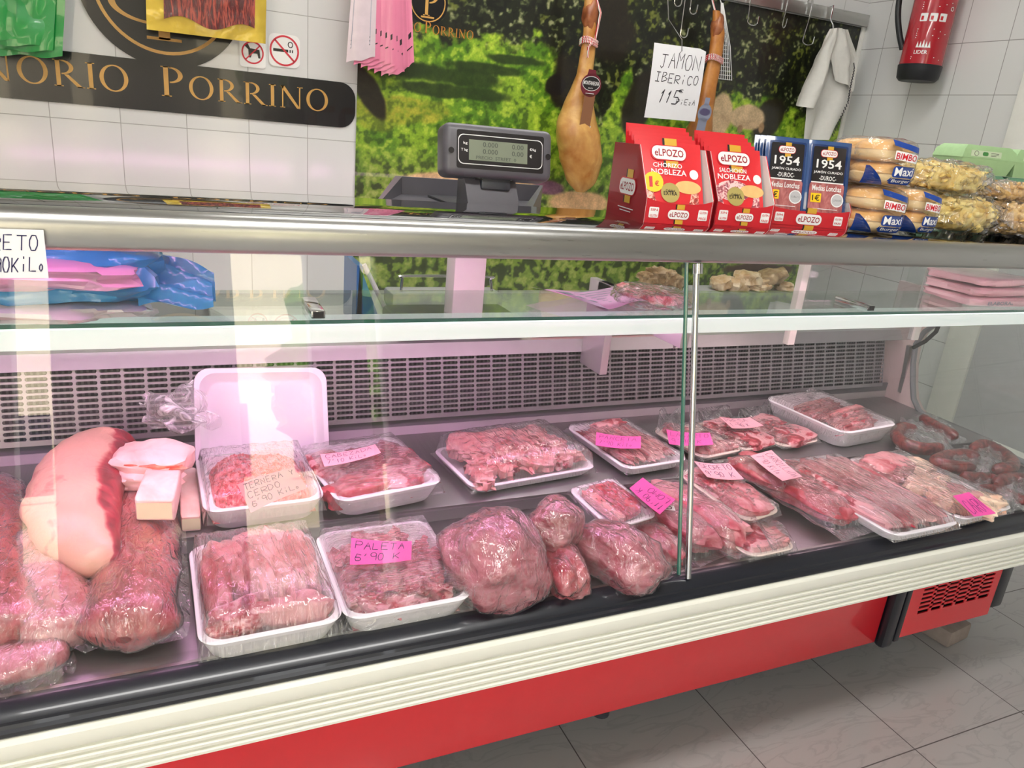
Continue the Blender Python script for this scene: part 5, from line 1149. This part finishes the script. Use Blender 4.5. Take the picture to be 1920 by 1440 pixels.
def meat_tray(key, label, px, zs, h, foam=FOAM, film=FILM, fh=.018, r=.028, lip=.008, slope=.012, group=None, skirt=None, ext=None, name='meat_tray', cat='meat tray'):
    M4, w_, d_ = tray_frame(px, zs); t = thing(name, label, cat, M=M4 @ Matrix.Translation((0, 0, -h)), group=group)
    m = MB(); tray_mesh(m, M4, w_, d_, h, foam, lip, r, slope); m.build('foam_tray', t)
    if film:
        m = MB(); film_over(m, M4, w_, d_, fh, film, seed=len(TRAYS), skirt=skirt if skirt is not None else h*.5); m.build('film', t)
    TRAYS[key] = (t, M4, w_, d_); return t, M4, w_, d_
# 1: mince tray (with an empty deep tray nested under it), lid tray leaning behind
px = ((372, 856), (585, 838), (590, 936), (374, 966))
t, T, w_, d_ = meat_tray('mince', 'white foam tray of ground meat in front of the upright empty tray', px, .692, .044, fh=.034)
m = MB(); heap(m, T, w_*.86, d_*.86, -.03, .052, MINCE, 1, 80, .005, 120); m.build('ground_meat', t)
m = MB(); tray_mesh(m, T @ Matrix.Translation((.006, .004, -.007)), w_*.96, d_*.96, .043, FOAM); m.build('nested_tray', t)
Pl = [at(363, 700, Y=1.515), at(616, 690, Y=1.515), at(614, 872, Y=1.43), at(366, 880, Y=1.43)]
u, v = ((Pl[1]-Pl[0])+(Pl[2]-Pl[3]))/2, ((Pl[0]-Pl[3])+(Pl[1]-Pl[2]))/2; M4 = frame(sum(Pl, Vector())/4, u, v)
t = thing('foam_tray', 'large empty white tray standing upright against the air grille', 'tray', M=M4); m = MB(); tray_mesh(m, M4, u.length, v.length*1.06, .028, FOAM, .010, .03, .014); m.build('tray_shell', t)
# loose cling film between loin and upright tray
m = MB(); A = [at(*p, Y=1.46) for p in ((262, 740), (362, 712), (420, 800), (275, 800))]
m.grid(lambda a, b: A[0].lerp(A[1], a).lerp(A[3].lerp(A[2], a), b)+Vector((.006*math.sin(b*14+a*3), -.05*math.sin(a*3.1)*(.4+.6*math.sin(b*3.1))+.03*noise.noise(Vector((a*4, b*4, 0))), .015*noise.noise(Vector((a*5, b*3, 2))))), 28, 24, film_mat('loose_film', 16, (1, 3, 1), haze=.35, dist=.012, gain=2.4))
tag(m.build('cling_film_wrap'), 'crumpled loose cling film between the large loin and the upright tray', 'plastic film')
# 2: steaks / neck
px = ((590, 846), (755, 812), (816, 912), (594, 944))
t, T, w_, d_ = meat_tray('neck', 'white foam tray of dark pork pieces right of the ground meat', px, .688, .042, film=FILMX, fh=.024)
for i, (x, y, rx, ry, rz, ro, mt) in enumerate(((-.32, .12, .046, .06, .026, .3, MARB), (.02, .1, .05, .055, .026, -.2, BEEF), (.31, .05, .045, .075, .026, .15, MARB), (-.2, -.26, .07, .035, .024, .1, PORKR), (.12, -.26, .06, .04, .026, -.3, MARB))):
    chunk(t, T, x*w_, y*d_, -.012, rx, ry, rz, mt, ro, seed=i+5, fat=rind(1, .7, .25))
m = MB(); tray_mesh(m, T @ Matrix.Translation((.008, .002, -.006)), w_*.92, d_*.9, .04, FOAM); m.build('nested_tray', t)
# 3: large chops
px = ((360, 1028), (594, 990), (634, 1170), (364, 1214))
t, T, w_, d_ = meat_tray('chops', 'deep white tray of large pink pork cuts under stretched film, front left', px, .652, .042, fh=.046)
for i, (x, y, rx, ry, rz, ro, tl, mt) in enumerate(((-.33, -.02, .020, .062, .036, .08, .1, PORKR), (-.20, .12, .026, .075, .038, .35, .1, PORKP), (-.05, .0, .020, .085, .044, .12, -.1, PORK), (.09, .05, .024, .088, .046, .15, .05, PORKP), (.22, .0, .020, .085, .042, -.05, .0, PORK), (.33, .05, .018, .075, .036, .0, .0, PORKP), (.05, .33, .050, .024, .036, -.2, .1, PORKP), (-.22, -.33, .042, .026, .026, .2, .1, MARB), (.15, -.34, .055, .022, .024, -.1, 0, PORK))):
    chunk(t, T, x*w_, y*d_, -.004+.003*(i % 3), rx, ry, rz, mt, ro, tl, seed=i+15, fat=rind(1 if i % 2 else -1, .6, .25))
# 4: diced pork, card
px = ((598, 1000), (806, 974), (884, 1120), (636, 1170))
t, T, w_, d_ = meat_tray('dice', 'deep white tray of diced pork with a hot pink card, front row centre left', px, .652, .042, film=FILMX, fh=.028)
random.seed(3)
proto = []
for k in range(62):
    a = random.random()*6.28; rr_ = math.sqrt(random.random()); x, y = rr_*math.cos(a)*.40*w_, rr_*math.sin(a)*.40*d_
    x = max(-.40*w_, min(.40*w_, x*1.12)); y = max(-.4*d_, min(.4*d_, y*1.12))
    if k < 8: proto.append(chunk(t, T, x, y, -.014+.03*(1-rr_), .020, .012, .010, (MARB, PORKR, MARB, PORK)[k % 4], a, 0, (.6, .7), .25, k, 'meat_cube', fr=2.2, res=(16, 10)))
    else:
        c = proto[k % 8].copy(); COL.objects.link(c); c.parent = t
        c.matrix_basis = Matrix.Translation((x, y, random.uniform(-.006, .01)+.018*(1-rr_))) @ Matrix.Rotation(a*.9, 4, 'Z') @ Matrix.Translation(-sum((Vector(q) for q in proto[k % 8].bound_box), Vector())/8) if 0 else Matrix.Identity(4)
        ctr = Vector(np.mean([tuple(v.co) for v in c.data.vertices], axis=0))
        c.matrix_basis = Matrix.Translation((x, y, .042-.014+.026*(1-rr_)+random.uniform(-.004, .006))) @ Matrix.Rotation(a*1.7, 4, 'Z') @ Matrix.Rotation(random.uniform(-.5, .5), 4, 'X') @ Matrix.Translation(-ctr)
m = MB(); heap(m, T, w_*.84, d_*.84, -.034, .03, MARB, 4, 40, .004, 60); m.build('meat_bed', t)
# 5: pale pieces on a flat tray
px = ((826, 846), (1040, 806), (1112, 884), (868, 914))
t, T, w_, d_ = meat_tray('pieces', 'wide flat white tray heaped with pale pork pieces under film, centre of the upper deck', px, .662, .02, fh=.058, slope=.008)
random.seed(11)
for k in range(44):
    x, y = -.39+.78*((k*.618) % 1), -.38+.78*((k+.5)/44); hh_ = .035*(1-abs(x)*1.4)*(1-abs(y-.1)*1.2)
    big_ = k % 4 == 0
    chunk(t, T, x*w_, y*d_, -.002+max(0, hh_), .034 if big_ else .022, .022 if big_ else .015, .012, (PORKP, PORK, PORKP, MARB)[k % 4], random.uniform(0, 3), random.uniform(-.5, .5), (.5, .8), .3, k+30, fr=2.3, res=(20, 12))
for k, (x, y) in enumerate(((-.3, .22), (-.05, .2), (.18, .12))): chunk(t, T, x*w_, y*d_, .03, .045, .032, .009, PORKP, -.5+.5*k, .25, (.4, .6), .15, k+70)
# 6: sliced bacon with card
px = ((1066, 798), (1190, 785), (1272, 864), (1167, 884))
t, T, w_, d_ = meat_tray('belly', 'shallow white tray of sliced pork belly with a hot pink card, left of the mullion', px, .668, .022, fh=.014, slope=.008)
for k in range(9): chunk(t, T, (-.34+.085*k)*w_, random.uniform(-.03, .03)*d_, .001+.002*(k % 2), .011, d_*.36, .009, (MARB, PORKP)[k % 2], random.uniform(-.12, .12), 0, (.6, .6), .15, k+40, 'belly_slice', fr=2.5, res=(16, 20))
chunk(t, T, .05*w_, .34*d_, .008, .05, .02, .01, MARB, .1, seed=55, name='belly_slice')
# 7: flat bag pack behind the mullion
px = ((1236, 806), (1306, 792), (1388, 846), (1300, 862))
t, T, w_, d_ = meat_tray('lizard', 'flat tray of pork strips with a hot pink card, right behind the mullion', px, .655, .012, foam=FOAMIV, fh=.016, slope=.006)
for k, (x, y) in enumerate(((-.2, .2), (.15, .0), (-.1, -.3), (.25, -.3), (-.05, .38))): chunk(t, T, x*w_, y*d_, .002, .035, .022, .010, (PORK, MARB)[k % 2], .5-.3*k, seed=k+60)
m = MB(); A = [at(*p, z=.69) for p in ((1236, 770), (1275, 772), (1290, 800), (1232, 806))]; m.grid(lambda a, b: A[0].lerp(A[1], a).lerp(A[3].lerp(A[2], a), b)+Vector((0, 0, .01*math.sin(a*9+b*5))), 14, 10, BAG); m.build('bag_tail', t)
# 8, 9: two flat trays side by side
for i, px in enumerate((((1304, 796), (1376, 783), (1452, 834), (1382, 847)), ((1382, 790), (1448, 778), (1534, 828), (1458, 840)))):
    t, T, w_, d_ = meat_tray('presa%d' % i, ('flat ivory tray of marbled steaks carrying a pale pink card', 'flat ivory tray of marbled steaks without a card, beside the deep foam tray')[i], px, .654, .010, foam=FOAMIV, fh=.014, slope=.005, film=(FILM, FILMX)[i])
    for k, (x, y, rx, ry) in enumerate(((0, .22, .042, .036), (.08, -.24, .042, .04))): chunk(t, T, x*w_, y*d_, .004, w_*.42, ry*1.15, .012, MARB, .1, 0, (.5, .55), .12, k+80+i*5, fat=rind(1, .75, .3))
    m = MB(); A = [at(*p, z=.66) for p in ((1308+78*i, 770), (1362+78*i, 762), (1384+70*i, 786), (1304+76*i, 796))]; m.grid(lambda a, b: A[0].lerp(A[1], a).lerp(A[3].lerp(A[2], a), b)+Vector((0, 0, .012*math.sin(a*8+b*5+i)*math.sin(b*3.1)+.006)), 16, 10, BAG); m.build('bag_tail', t)
# 10: deep tray at the back right
px = ((1442, 744), (1544, 733), (1676, 796), (1572, 818))
t, T, w_, d_ = meat_tray('deep', 'deep frosted white tray with streaky belly slices at the back right', px, .690, .048, film=FILMX, fh=.014, r=.035)
for k in range(8): chunk(t, T, (.0+.05*(k % 4)-.08)*w_, (-.36+.085*k)*d_, -.004+.002*k*(1 if k < 4 else -.4), w_*.38, .02, .014, (MARB, PORKP)[k % 2], .15, -.5, (.6, .6), .15, k+90, 'belly_slice', fr=2.5, res=(24, 12))
m = MB(); p = at(1520, 738, z=.69); superell(m, Matrix.Translation(p), .015, .012, .014, BAG, amp=.3, fr=3, nu=16, nv=10); m.build('film_knot', t)
# 11: small tray lying over the roasts, upside-down card beside it
px = ((1062, 916), (1150, 897), (1236, 966), (1148, 996))
t, T, w_, d_ = meat_tray('fillet', 'small white tray with two thin pork slices lying on top of the wrapped roasts', px, (.695, .695, .675, .675), .018, fh=.008, slope=.007, r=.02)
chunk(t, T, .08*w_, .02*d_, .001, w_*.30, d_*.38, .009, PORKR, .05, 0, (.5, .5), .12, 101, fat=rind(1, .8, .3)); chunk(t, T, -.24*w_, -.04*d_, .001, w_*.10, d_*.37, .009, PORKP, .12, 0, (.5, .5), .1, 102)
# 12: secreto
px = ((1296, 884), (1362, 866), (1442, 962), (1366, 984))
t, T, w_, d_ = meat_tray('secreto', 'ivory rimmed tray of marbled secreto with a pale pink card, just right of the mullion', px, (.685, .685, .665, .665), .018, foam=FOAMIV, fh=.014, slope=.007, film=FILMX)
chunk(t, T, 0, .16*d_, .003, w_*.42, d_*.28, .013, MARB, .1, 0, (.5, .55), .12, 111); chunk(t, T, .02*w_, -.2*d_, .003, w_*.40, d_*.26, .013, PORK, -.1, 0, (.5, .55), .14, 112)
# 13: tray half under the secreto tray
px = ((1342, 994), (1432, 978), (1494, 1028), (1402, 1048))
t, T, w_, d_ = meat_tray('steak', 'low tray with large pale steak against the front lip, below the secreto tray', px, .632, .014, foam=FOAMIV, fh=.012, slope=.006)
chunk(t, T, -.05*w_, .0, .004, w_*.40, d_*.38, .012, MARB, .1, 0, (.5, .55), .12, 121, fat=rind(-1, .7, .3)); chunk(t, T, .28*w_, -.1*d_, .005, w_*.16, d_*.3, .011, PORKP, -.1, 0, (.5, .6), .12, 122)
m = MB(); A = [at(*p, z=.66) for p in ((1400, 975), (1440, 972), (1490, 1010), (1450, 1025))]; m.grid(lambda a, b: A[0].lerp(A[1], a).lerp(A[3].lerp(A[2], a), b)+Vector((0, 0, .01*math.sin(a*6+b*4))), 12, 12, VAC); m.build('bag_tail', t)
# 14: dark long vacuum pieces (carrillada)
def long_pack(label, px, zs, hh_, mat, seed, name='meat_bag', skirtm=VAC, cat='meat pack', sq=.8, amp=.1, core=.82, fat=None):
    M4, w_, d_ = tray_frame(px, zs); t = thing(name, label, cat, M=M4)
    m = MB(); superell(m, M4 @ Matrix.Translation((0, 0, hh_*.75)) @ Matrix.Rotation(R(90), 4, 'Z'), d_*.5*core, w_*.5*core, hh_, mat, .75, sq, amp, 2.0, seed, 48, 24, flat=-hh_*.7, fat=fat); m.build('meat', t)
    m = MB(); m.grid(lambda a, b: M4 @ Vector(((a-.5)*w_, (b-.5)*d_, .003+hh_*1.75*max(0, 1-(abs(2*a-1)/core)**3)**.5*max(0, 1-(abs(2*b-1)/core)**4)**.5+.003+.002*math.sin(b*30+a*4+seed))), 24, 36, skirtm); m.build('bag_film', t); return t
long_pack('long dark vacuum-wrapped pork cheeks with a slanted pale pink card', ((1386, 866), (1466, 850), (1602, 1004), (1512, 1020)), .625, .024, PORKR, 5)
t = long_pack('narrow dark wrapped piece tucked left of the slanted card', ((1376, 868), (1420, 858), (1470, 930), (1420, 945)), .640, .018, BEEF, 9)
# 15: rib strips tray
px = ((1492, 868), (1604, 852), (1756, 984), (1620, 1010))
t, T, w_, d_ = meat_tray('ribs', 'long white tray of pale pork rib strips under shiny creased film, front right', px, .652, .022, film=film_mat('streaky_film', 14, (9, 1, 1), haze=.05, rot=(0, 0, -.75), dist=.009, gain=2.4), fh=.022, slope=.008)
for k in range(4): chunk(t, T, (-.34+.225*k)*w_, .0, .002, w_*.135, d_*.43, .018, (MARB, PORKR, PORKP, PORK)[k], 0, 0, (.6, .5), .12, k+131, 'rib_strip', fat=rind(1 if k % 2 else -1, .5, .3), fr=2.2, res=(24, 20))
# 16: mixed tray with hot pink card at the front
px = ((1614, 862), (1702, 846), (1880, 954), (1764, 980))
t, T, w_, d_ = meat_tray('mixed', 'long white tray with a pink chop and pale chicken pieces, beside the sausages', px, .652, .024, fh=.022, slope=.008)
chunk(t, T, -.1*w_, .28*d_, .004, w_*.34, d_*.17, .022, PORK, .1, 0, (.6, .7), .12, 141); chunk(t, T, .26*w_, .2*d_, .003, w_*.18, d_*.13, .018, CHICK, .3, 0, (.6, .8), .14, 142)
for k, (x, y) in enumerate(((-.15, -.02), (.12, -.05), (-.2, -.22), (.1, -.25), (-.05, -.4), (.22, -.38))): chunk(t, T, x*w_, y*d_, .002, w_*.22, d_*.085, .018, (CHICK, CHICK, CHICK, PORKP)[k % 4], .5*k, 0, (.6, .9), .22, 143+k, res=(24, 14))

# ---- cards
random.seed(21)
def card(label, px, zs, lines, mat, ink=INK, curl=.004, wd=.0011, flip=False, lift=0):
    z = zs if isinstance(zs, (list, tuple)) else [zs]*4
    P = [at(*p, z=zz) for p, zz in zip(px, z)]
    if flip: P = [P[2], P[3], P[0], P[1]]
    W_ = ((P[1]-P[0]).length+(P[2]-P[3]).length)/2; H_ = ((P[0]-P[3]).length+(P[1]-P[2]).length)/2
    nrm = (P[1]-P[0]).cross(P[0]-P[3]).normalized(); nrm = nrm if nrm.z > 0 else -nrm
    def cf(u, v, l=0): a, b = u/W_, v/H_; return P[3].lerp(P[2], a).lerp(P[0].lerp(P[1], a), b)+nrm*(l+curl*(2*a-1)**2)
    t = thing('price_card', label, 'price card', cf(W_/2, H_/2))
    m = MB(); m.grid(lambda a, b: cf(a*W_, b*H_), 10, 4, mat); m.grid(lambda a, b: cf(a*W_, b*H_, -.0006), 10, 4, mat); m.build('card', t)
    f = Flat(cf); n = len(lines)
    for i, (tx, wf) in enumerate(lines): hh_ = H_*.72/n; f.hand(tx, W_*.07, H_*(1-(i+1)*.9/n)+H_*.04, W_*wf, hh_*.82, ink, wd)
    f.build('handwriting', t, smooth=False); return t
card('pale pink card reading TERNERA Y CERDO standing on the ground meat tray', ((443, 907), (549, 875), (574, 914), (468, 960)), (.765, .765, .715, .71), (('TERNERA Y', .9), ('CERDO', .6), ("6'90 KiLo", .85)), PINK)
card('pale pink card reading CABEZADA on the dark pork pieces', ((600, 855), (703, 836), (714, 852), (608, 878)), (.728, .728, .722, .722), (('CABEZADA', .85), ("7'10 KiLo", .7)), PINK, wd=.0009)
card('hot pink card reading PALETA on the diced pork tray', ((659, 1011), (772, 1017), (771, 1052), (656, 1061)), (.71, .71, .69, .69), (('PALETA', .85), ("6'90 K", .75)), HOTPINK)
card('hot pink card reading PANCETA on the sliced belly tray', ((1118, 813), (1201, 821), (1201, 843), (1116, 837)), (.70, .70, .69, .69), (('PANCETA', .85), ("7'90 Kilo", .75)), HOTPINK, wd=.0009)
card('hot pink card reading LAGARTO partly behind the mullion', ((1249, 808), (1330, 814), (1337, 836), (1254, 835)), (.69, .69, .68, .68), (('LAGARTO', .9), ("9'90 K", .7)), HOTPINK, wd=.0009)
card('pale pink card reading PRESA on the pair of flat steak trays', ((1348, 784), (1405, 785), (1431, 800), (1372, 805)), (.69, .69, .68, .68), (('PRESA', .75), ("12'90 K", .6)), PINK, wd=.0009)
card('pale pink card reading SECRETO on the ivory tray', ((1300, 867), (1366, 871), (1394, 901), (1325, 897)), (.71, .71, .70, .70), (('SECRETO', .9), ("9'90 K", .8)), PINK)
card('pale pink card reading CARRILLADA slanted over the dark long packs', ((1446, 845), (1504, 895), (1467, 903), (1407, 856)), (.685, .685, .69, .685), (('CARRILLADA', .92), ("7'90 Kilo", .7)), PINK, wd=.0010, curl=.002)
card('hot pink card with an upside-down price between the roasts and the mullion', ((1205, 897), (1266, 938), (1237, 966), (1180, 917)), (.70, .70, .70, .70), (("11'90 Kg", .9), ('LOMO', .6)), HOTPINK, flip=True, curl=.002)
card('hot pink card at the front edge of the tray with chicken pieces', ((1786, 930), (1816, 923), (1867, 963), (1826, 969)), (.69, .69, .665, .665), (('CARN', .9),), HOTPINK, curl=.001)

# ---- loins on the left
def cut(name, label, P, zs, rw, rh, mat, cat='meat', seed=0, amp=.07, fat=None, cutends=(0, 0), sq=1, bag=None, dz=0, fl=.7):
    P3 = [at(*p, z=zs if not isinstance(zs, (list, tuple)) else zs[i]) for i, p in enumerate(P)]
    t = thing(name, label, cat, (P3[len(P3)//2].x, P3[len(P3)//2].y, min(p.z for p in P3)-.0))
    m = MB(); sweep(m, P3, rw, rh, mat, seed=seed, amp=amp, fat=fat, cut=cutends, sq=sq, fl=fl); m.build('meat', t)
    if bag:
        m = MB(); sweep(m, P3, [r+.004 for r in rw], [r+.004 for r in rh], bag, seed=seed, amp=amp, fl=fl)
        C_ = spline(P3, 6)
        for s_ in (-1, 1):   # flat welded border of the bag
            rws = np.interp(np.linspace(0, 1, len(C_)), np.linspace(0, 1, len(rw)), rw)
            def bf(a, b):
                i = a*(len(C_)-1); i0 = min(int(i), len(C_)-2); p = C_[i0].lerp(C_[i0+1], i-i0); tg = (C_[i0+1]-C_[i0]).normalized(); sd = Vector((tg.y, -tg.x, 0)).normalized()
                k = math.sqrt(max(.15, 1-max(0, abs(2*a-1)-.75)**2*12)); return p+sd*s_*(rws[min(len(C_)-1, i0)]*k*(.96)+.016*b)+Vector((0, 0, -rh[0]*fl*.4-.006*b+.004*math.sin(a*40+s_)*b))
            m.grid(bf, 40, 4, bag)
        m.build('vacuum_film', t)
    return t
def loinfat(t, c, q): return .3 if (q > .05 - .9*t + .25*0 and c < .35+ .7*t) else (-.12 if t < .35 else .0)
P = ((250, 838), (200, 850), (158, 890), (140, 945), (152, 1005), (200, 1068))
def lf(t, c, q):   # rind covers the outer (left) and top side; red meat shows near the upper right end
    s_ = c*1.0  # +1 = one side of the sweep
    return .34 if (s_ > -.55+.9*max(0, .30-t)*3) else -.1
cut('pork_loin', 'large curved pork loin with a pale fat rind at the left of the case', P, (.695, .70, .70, .695, .69, .675), [.034, .060, .074, .072, .060, .026], [.03, .05, .058, .056, .046, .020], LOINF, seed=2, amp=.05, fat=lf, fl=1)
cut('pork_loin', 'long dark red vacuum-packed loin running down to the front lip', ((262, 905), (262, 965), (258, 1045), (252, 1130), (232, 1200)), (.665, .660, .655, .653, .650), [.048, .056, .056, .058, .066], [.032, .036, .036, .036, .042], LOINV, seed=4, bag=VAC)
cut('pork_loin', 'reddish vacuum-packed loin at the extreme left edge of the photo', ((-20, 900), (-15, 1010), (5, 1120), (20, 1205)), (.66, .655, .655, .65), [.05, .055, .05, .05], [.03, .034, .034, .034], LOINV, seed=5, bag=VAC)
cut('pork_loin', 'pale pink packed loin lying between the two red loins, lower left', ((62, 1000), (80, 1080), (105, 1150), (112, 1205)), (.655, .65, .645, .645), [.05, .055, .052, .045], [.03, .034, .034, .03], PORK, seed=6, bag=VAC)
cut('pork_loin', 'pink loin lying along the front lip at the lower left corner', ((-80, 1262), (0, 1248), (70, 1232), (130, 1208)), .632, [.03, .034, .032, .022], [.018, .02, .02, .016], PORK, seed=7, bag=VAC)
cut('pork_loin', 'blurred red packed loin partly outside the left edge, behind the others', ((-90, 900), (-95, 1000), (-80, 1100)), (.66, .655, .655), [.05, .055, .05], [.03, .034, .034], LOINV, seed=8)
# back fat
T0 = frame(at(288, 862, z=.735), (1, -.1, 0), (.1, 1, 0))
t = thing('back_fat', 'folded pink slab of back fat with an orange-red seam on top of the loins', 'fat', M=T0 @ Matrix.Translation((0, 0, -.03)))
chunk(t, T0, 0, 0, .0, .062, .040, .026, FATM, -.15, .2, (.6, .7), .12, 201, 'fat_slab'); chunk(t, T0, -.008, -.022, -.022, .056, .03, .016, FATM, -.2, .1, (.6, .7), .14, 202, 'fat_slab')
chunk(t, T0, .005, -.034, .004, .044, .008, .006, meat('orange_seam', (222, 84, 60), (240, 150, 120), .4, 20, wrap=.2), -.1, .2, (.8, .8), .2, 203, 'red_seam')
def block(label, pts, z0, z1, seed):
    P3 = [at(*p, z=z1) for p in pts]; c = sum(P3, Vector())/4
    t = thing('back_fat', label, 'fat', (c.x, c.y, z0)); m = MB()
    vs = []; n = 10
    def top(a, b): return P3[3].lerp(P3[2], a).lerp(P3[0].lerp(P3[1], a), b)
    w_ = (P3[2]-P3[3]).length
    m.box((0, 0, 0), (1, 1, 1), FATM, .09, None, 3)
    m.v = [(lambda p: Vector((p.x, p.y, z0+(z1-z0)*v.z+.003*noise.noise(v*4))))(top(v.x, v.y)) for v in m.v]; m.build('fat_block', t)
    m = MB(); a, b = P3[3], P3[2]; d = (P3[3]-P3[0]).normalized()*.0012
    m.add([Vector((a.x, a.y, z0+.006))+(b-a)*.06+d, Vector((b.x, b.y, z0+.006))-(b-a)*.06+d, Vector((b.x, b.y, z1-.006))-(b-a)*.06+d, Vector((a.x, a.y, z1-.006))+(b-a)*.06+d], [[0, 1, 2, 3]], FATCUT); m.build('cut_face', t, smooth=False)
block('thick bar of pink back fat with a cream cut face lying on the red loin', ((278, 868), (340, 872), (326, 936), (250, 936)), .695, .735, 1)
block('narrow bar of back fat reaching down beside the ground meat tray', ((335, 872), (368, 874), (377, 965), (338, 968)), .64, .672, 2)
# ---- roasts in the front row, wrapped in film
def roast(label, px, py, rx, ry, rz, z0, mat, seed, rot=0, e=(.9, .9), amp=.09, wrap=VAC, taper=0, tilt=0, cat='roast', name='meat_roast'):
    c = at(px, py, z=z0+rz*.8); M4 = Matrix.Translation((c.x, c.y, z0+rz*.78)) @ Matrix.Rotation(rot, 4, 'Z') @ Matrix.Rotation(tilt, 4, 'Y')
    t = thing(name, label, cat, (c.x, c.y, z0))
    m = MB(); superell(m, M4, rx, ry, rz, mat, e[0], e[1], amp, 1.6, seed, 48, 30, flat=-rz*.75, taper=taper); m.build('meat', t)
    m = MB(); superell(m, M4, rx*1.03, ry*1.03, rz*1.03, wrap, e[0], e[1], amp, 1.6, seed, 64, 40, flat=-rz*.77, taper=taper); m.build('film', t); return t
roast('largest round wrapped pork roast, front centre beside the diced pork tray', 930, 1050, .082, .088, .076, LO, ROAST, 31, .2)
roast('small round wrapped roast perched behind the largest roast', 1043, 985, .050, .045, .046, LO+.05, ROAST, 32, .3)
roast('red wrapped piece standing narrow between the largest roast and the oval roast', 1056, 1068, .036, .062, .042, LO, PORKR, 33, -.1, amp=.12)
roast('oval wrapped roast lying under the small white tray', 1165, 1040, .062, .085, .050, LO, ROAST, 34, .5, taper=.15)
long_pack('wrapped loin piece reaching the front lip, right of the oval roast', ((1160, 975), (1205, 965), (1285, 1072), (1225, 1088)), .612, .026, PORK, 12)
long_pack('plump wrapped loin under the upside-down card, left of the mullion', ((1185, 960), (1250, 935), (1330, 1050), (1262, 1078)), .616, .032, ROAST, 13)
long_pack('packed loin with a small orange label passing behind the mullion', ((1225, 925), (1285, 905), (1390, 1040), (1320, 1064)), .622, .03, PORK, 14)
long_pack('small packed red piece against the front lip right of the mullion', ((1300, 985), (1350, 975), (1410, 1045), (1345, 1062)), .612, .018, PORKR, 15)
p = at(1253, 952, z=.69); f = Flat(planar(frame(p, (1, -.5, 0), (.5, 1, 0)))); f.rect(-.012, -.01, .012, .01, PWHITE); f.lay = 1; f.ring(0, 0, .007, .007, .002, .002, PBLACK); tag(f.build('sticker', smooth=False), 'tiny white sticker on the packed loin beside the hot pink upside-down card', 'sticker')
# ---- sausages in clear bags
def sausage_pack(label, pts, zs, r, bagpx, seed):
    r *= 1.18; P3 = [at(*p, z=zs) for p in pts]; c = sum(P3, Vector())/len(P3); t = thing('sausage_pack', label, 'sausages', (c.x, c.y, zs-r))
    C_ = spline(P3, 7); n = len(C_); m = MB()
    L = [r*(1-.32*(abs(math.sin(math.pi*i*2.0/(n-1)))**6 if 0 else 0))*math.sqrt(max(.08, 1-(abs(2*i/(n-1)-1))**10))*(1+.1*noise.noise(Vector((i*.5, seed, 0)))) for i in range(n)]
    m.tube(C_, L, SAUS, 16); m.build('sausage', t)
    B_ = [at(*p, z=zs-.004) for p in bagpx]
    m = MB(); m.grid(lambda a, b: B_[0].lerp(B_[1], a).lerp(B_[3].lerp(B_[2], a), b)+Vector((0, 0, (r*1.35)*max(0, 1-abs(2*a-1)**3)*max(0, 1-abs(2*b-1)**3)-r*.6+.006*noise.noise(Vector((a*7, b*7, seed)))+.003*math.sin(a*25+b*9))), 26, 26, BAG); m.build('bag_film', t)
sausage_pack('curved dark sausage in a clear bag, nearest the deep foam tray', ((1720, 806), (1690, 803), (1682, 818), (1700, 834), (1735, 842), (1768, 838)), .665, .014, ((1690, 776), (1760, 800), (1800, 845), (1680, 836)), 1)
sausage_pack('straight dark sausage in a clear bag at the very back of the sausage group', ((1728, 782), (1745, 794), (1768, 806), (1795, 820)), .668, .013, ((1715, 772), (1760, 778), (1815, 822), (1760, 828)), 2)
sausage_pack('dark sausage pair bagged in the middle of the group, beside the long mixed tray', ((1838, 862), (1812, 854), (1775, 856), (1756, 866), (1790, 876), (1828, 876)), .662, .014, ((1740, 842), (1820, 836), (1850, 875), (1775, 885)), 3)
sausage_pack('brown horseshoe-shaped sausage in a clear bag, right edge of the group', ((1822, 842), (1845, 836), (1870, 846), (1895, 864), (1892, 878), (1862, 880)), .668, .015, ((1806, 828), (1885, 830), (1916, 876), (1840, 890)), 4)
sausage_pack('dark bagged sausage lying in front of the middle pair', ((1800, 892), (1830, 896), (1858, 898), (1878, 908)), .652, .012, ((1785, 882), (1860, 880), (1895, 915), (1820, 912)), 5)
sausage_pack('dark bagged sausage touching the right edge of the photo', ((1868, 908), (1892, 898), (1925, 905), (1945, 925)), .655, .015, ((1850, 888), (1930, 880), (1960, 930), (1880, 935)), 6)
sausage_pack('nearest dark bagged sausage, low beside the front card', ((1835, 918), (1862, 918), (1895, 928), (1925, 942)), .640, .011, ((1822, 905), (1895, 905), (1950, 950), (1880, 950)), 7)
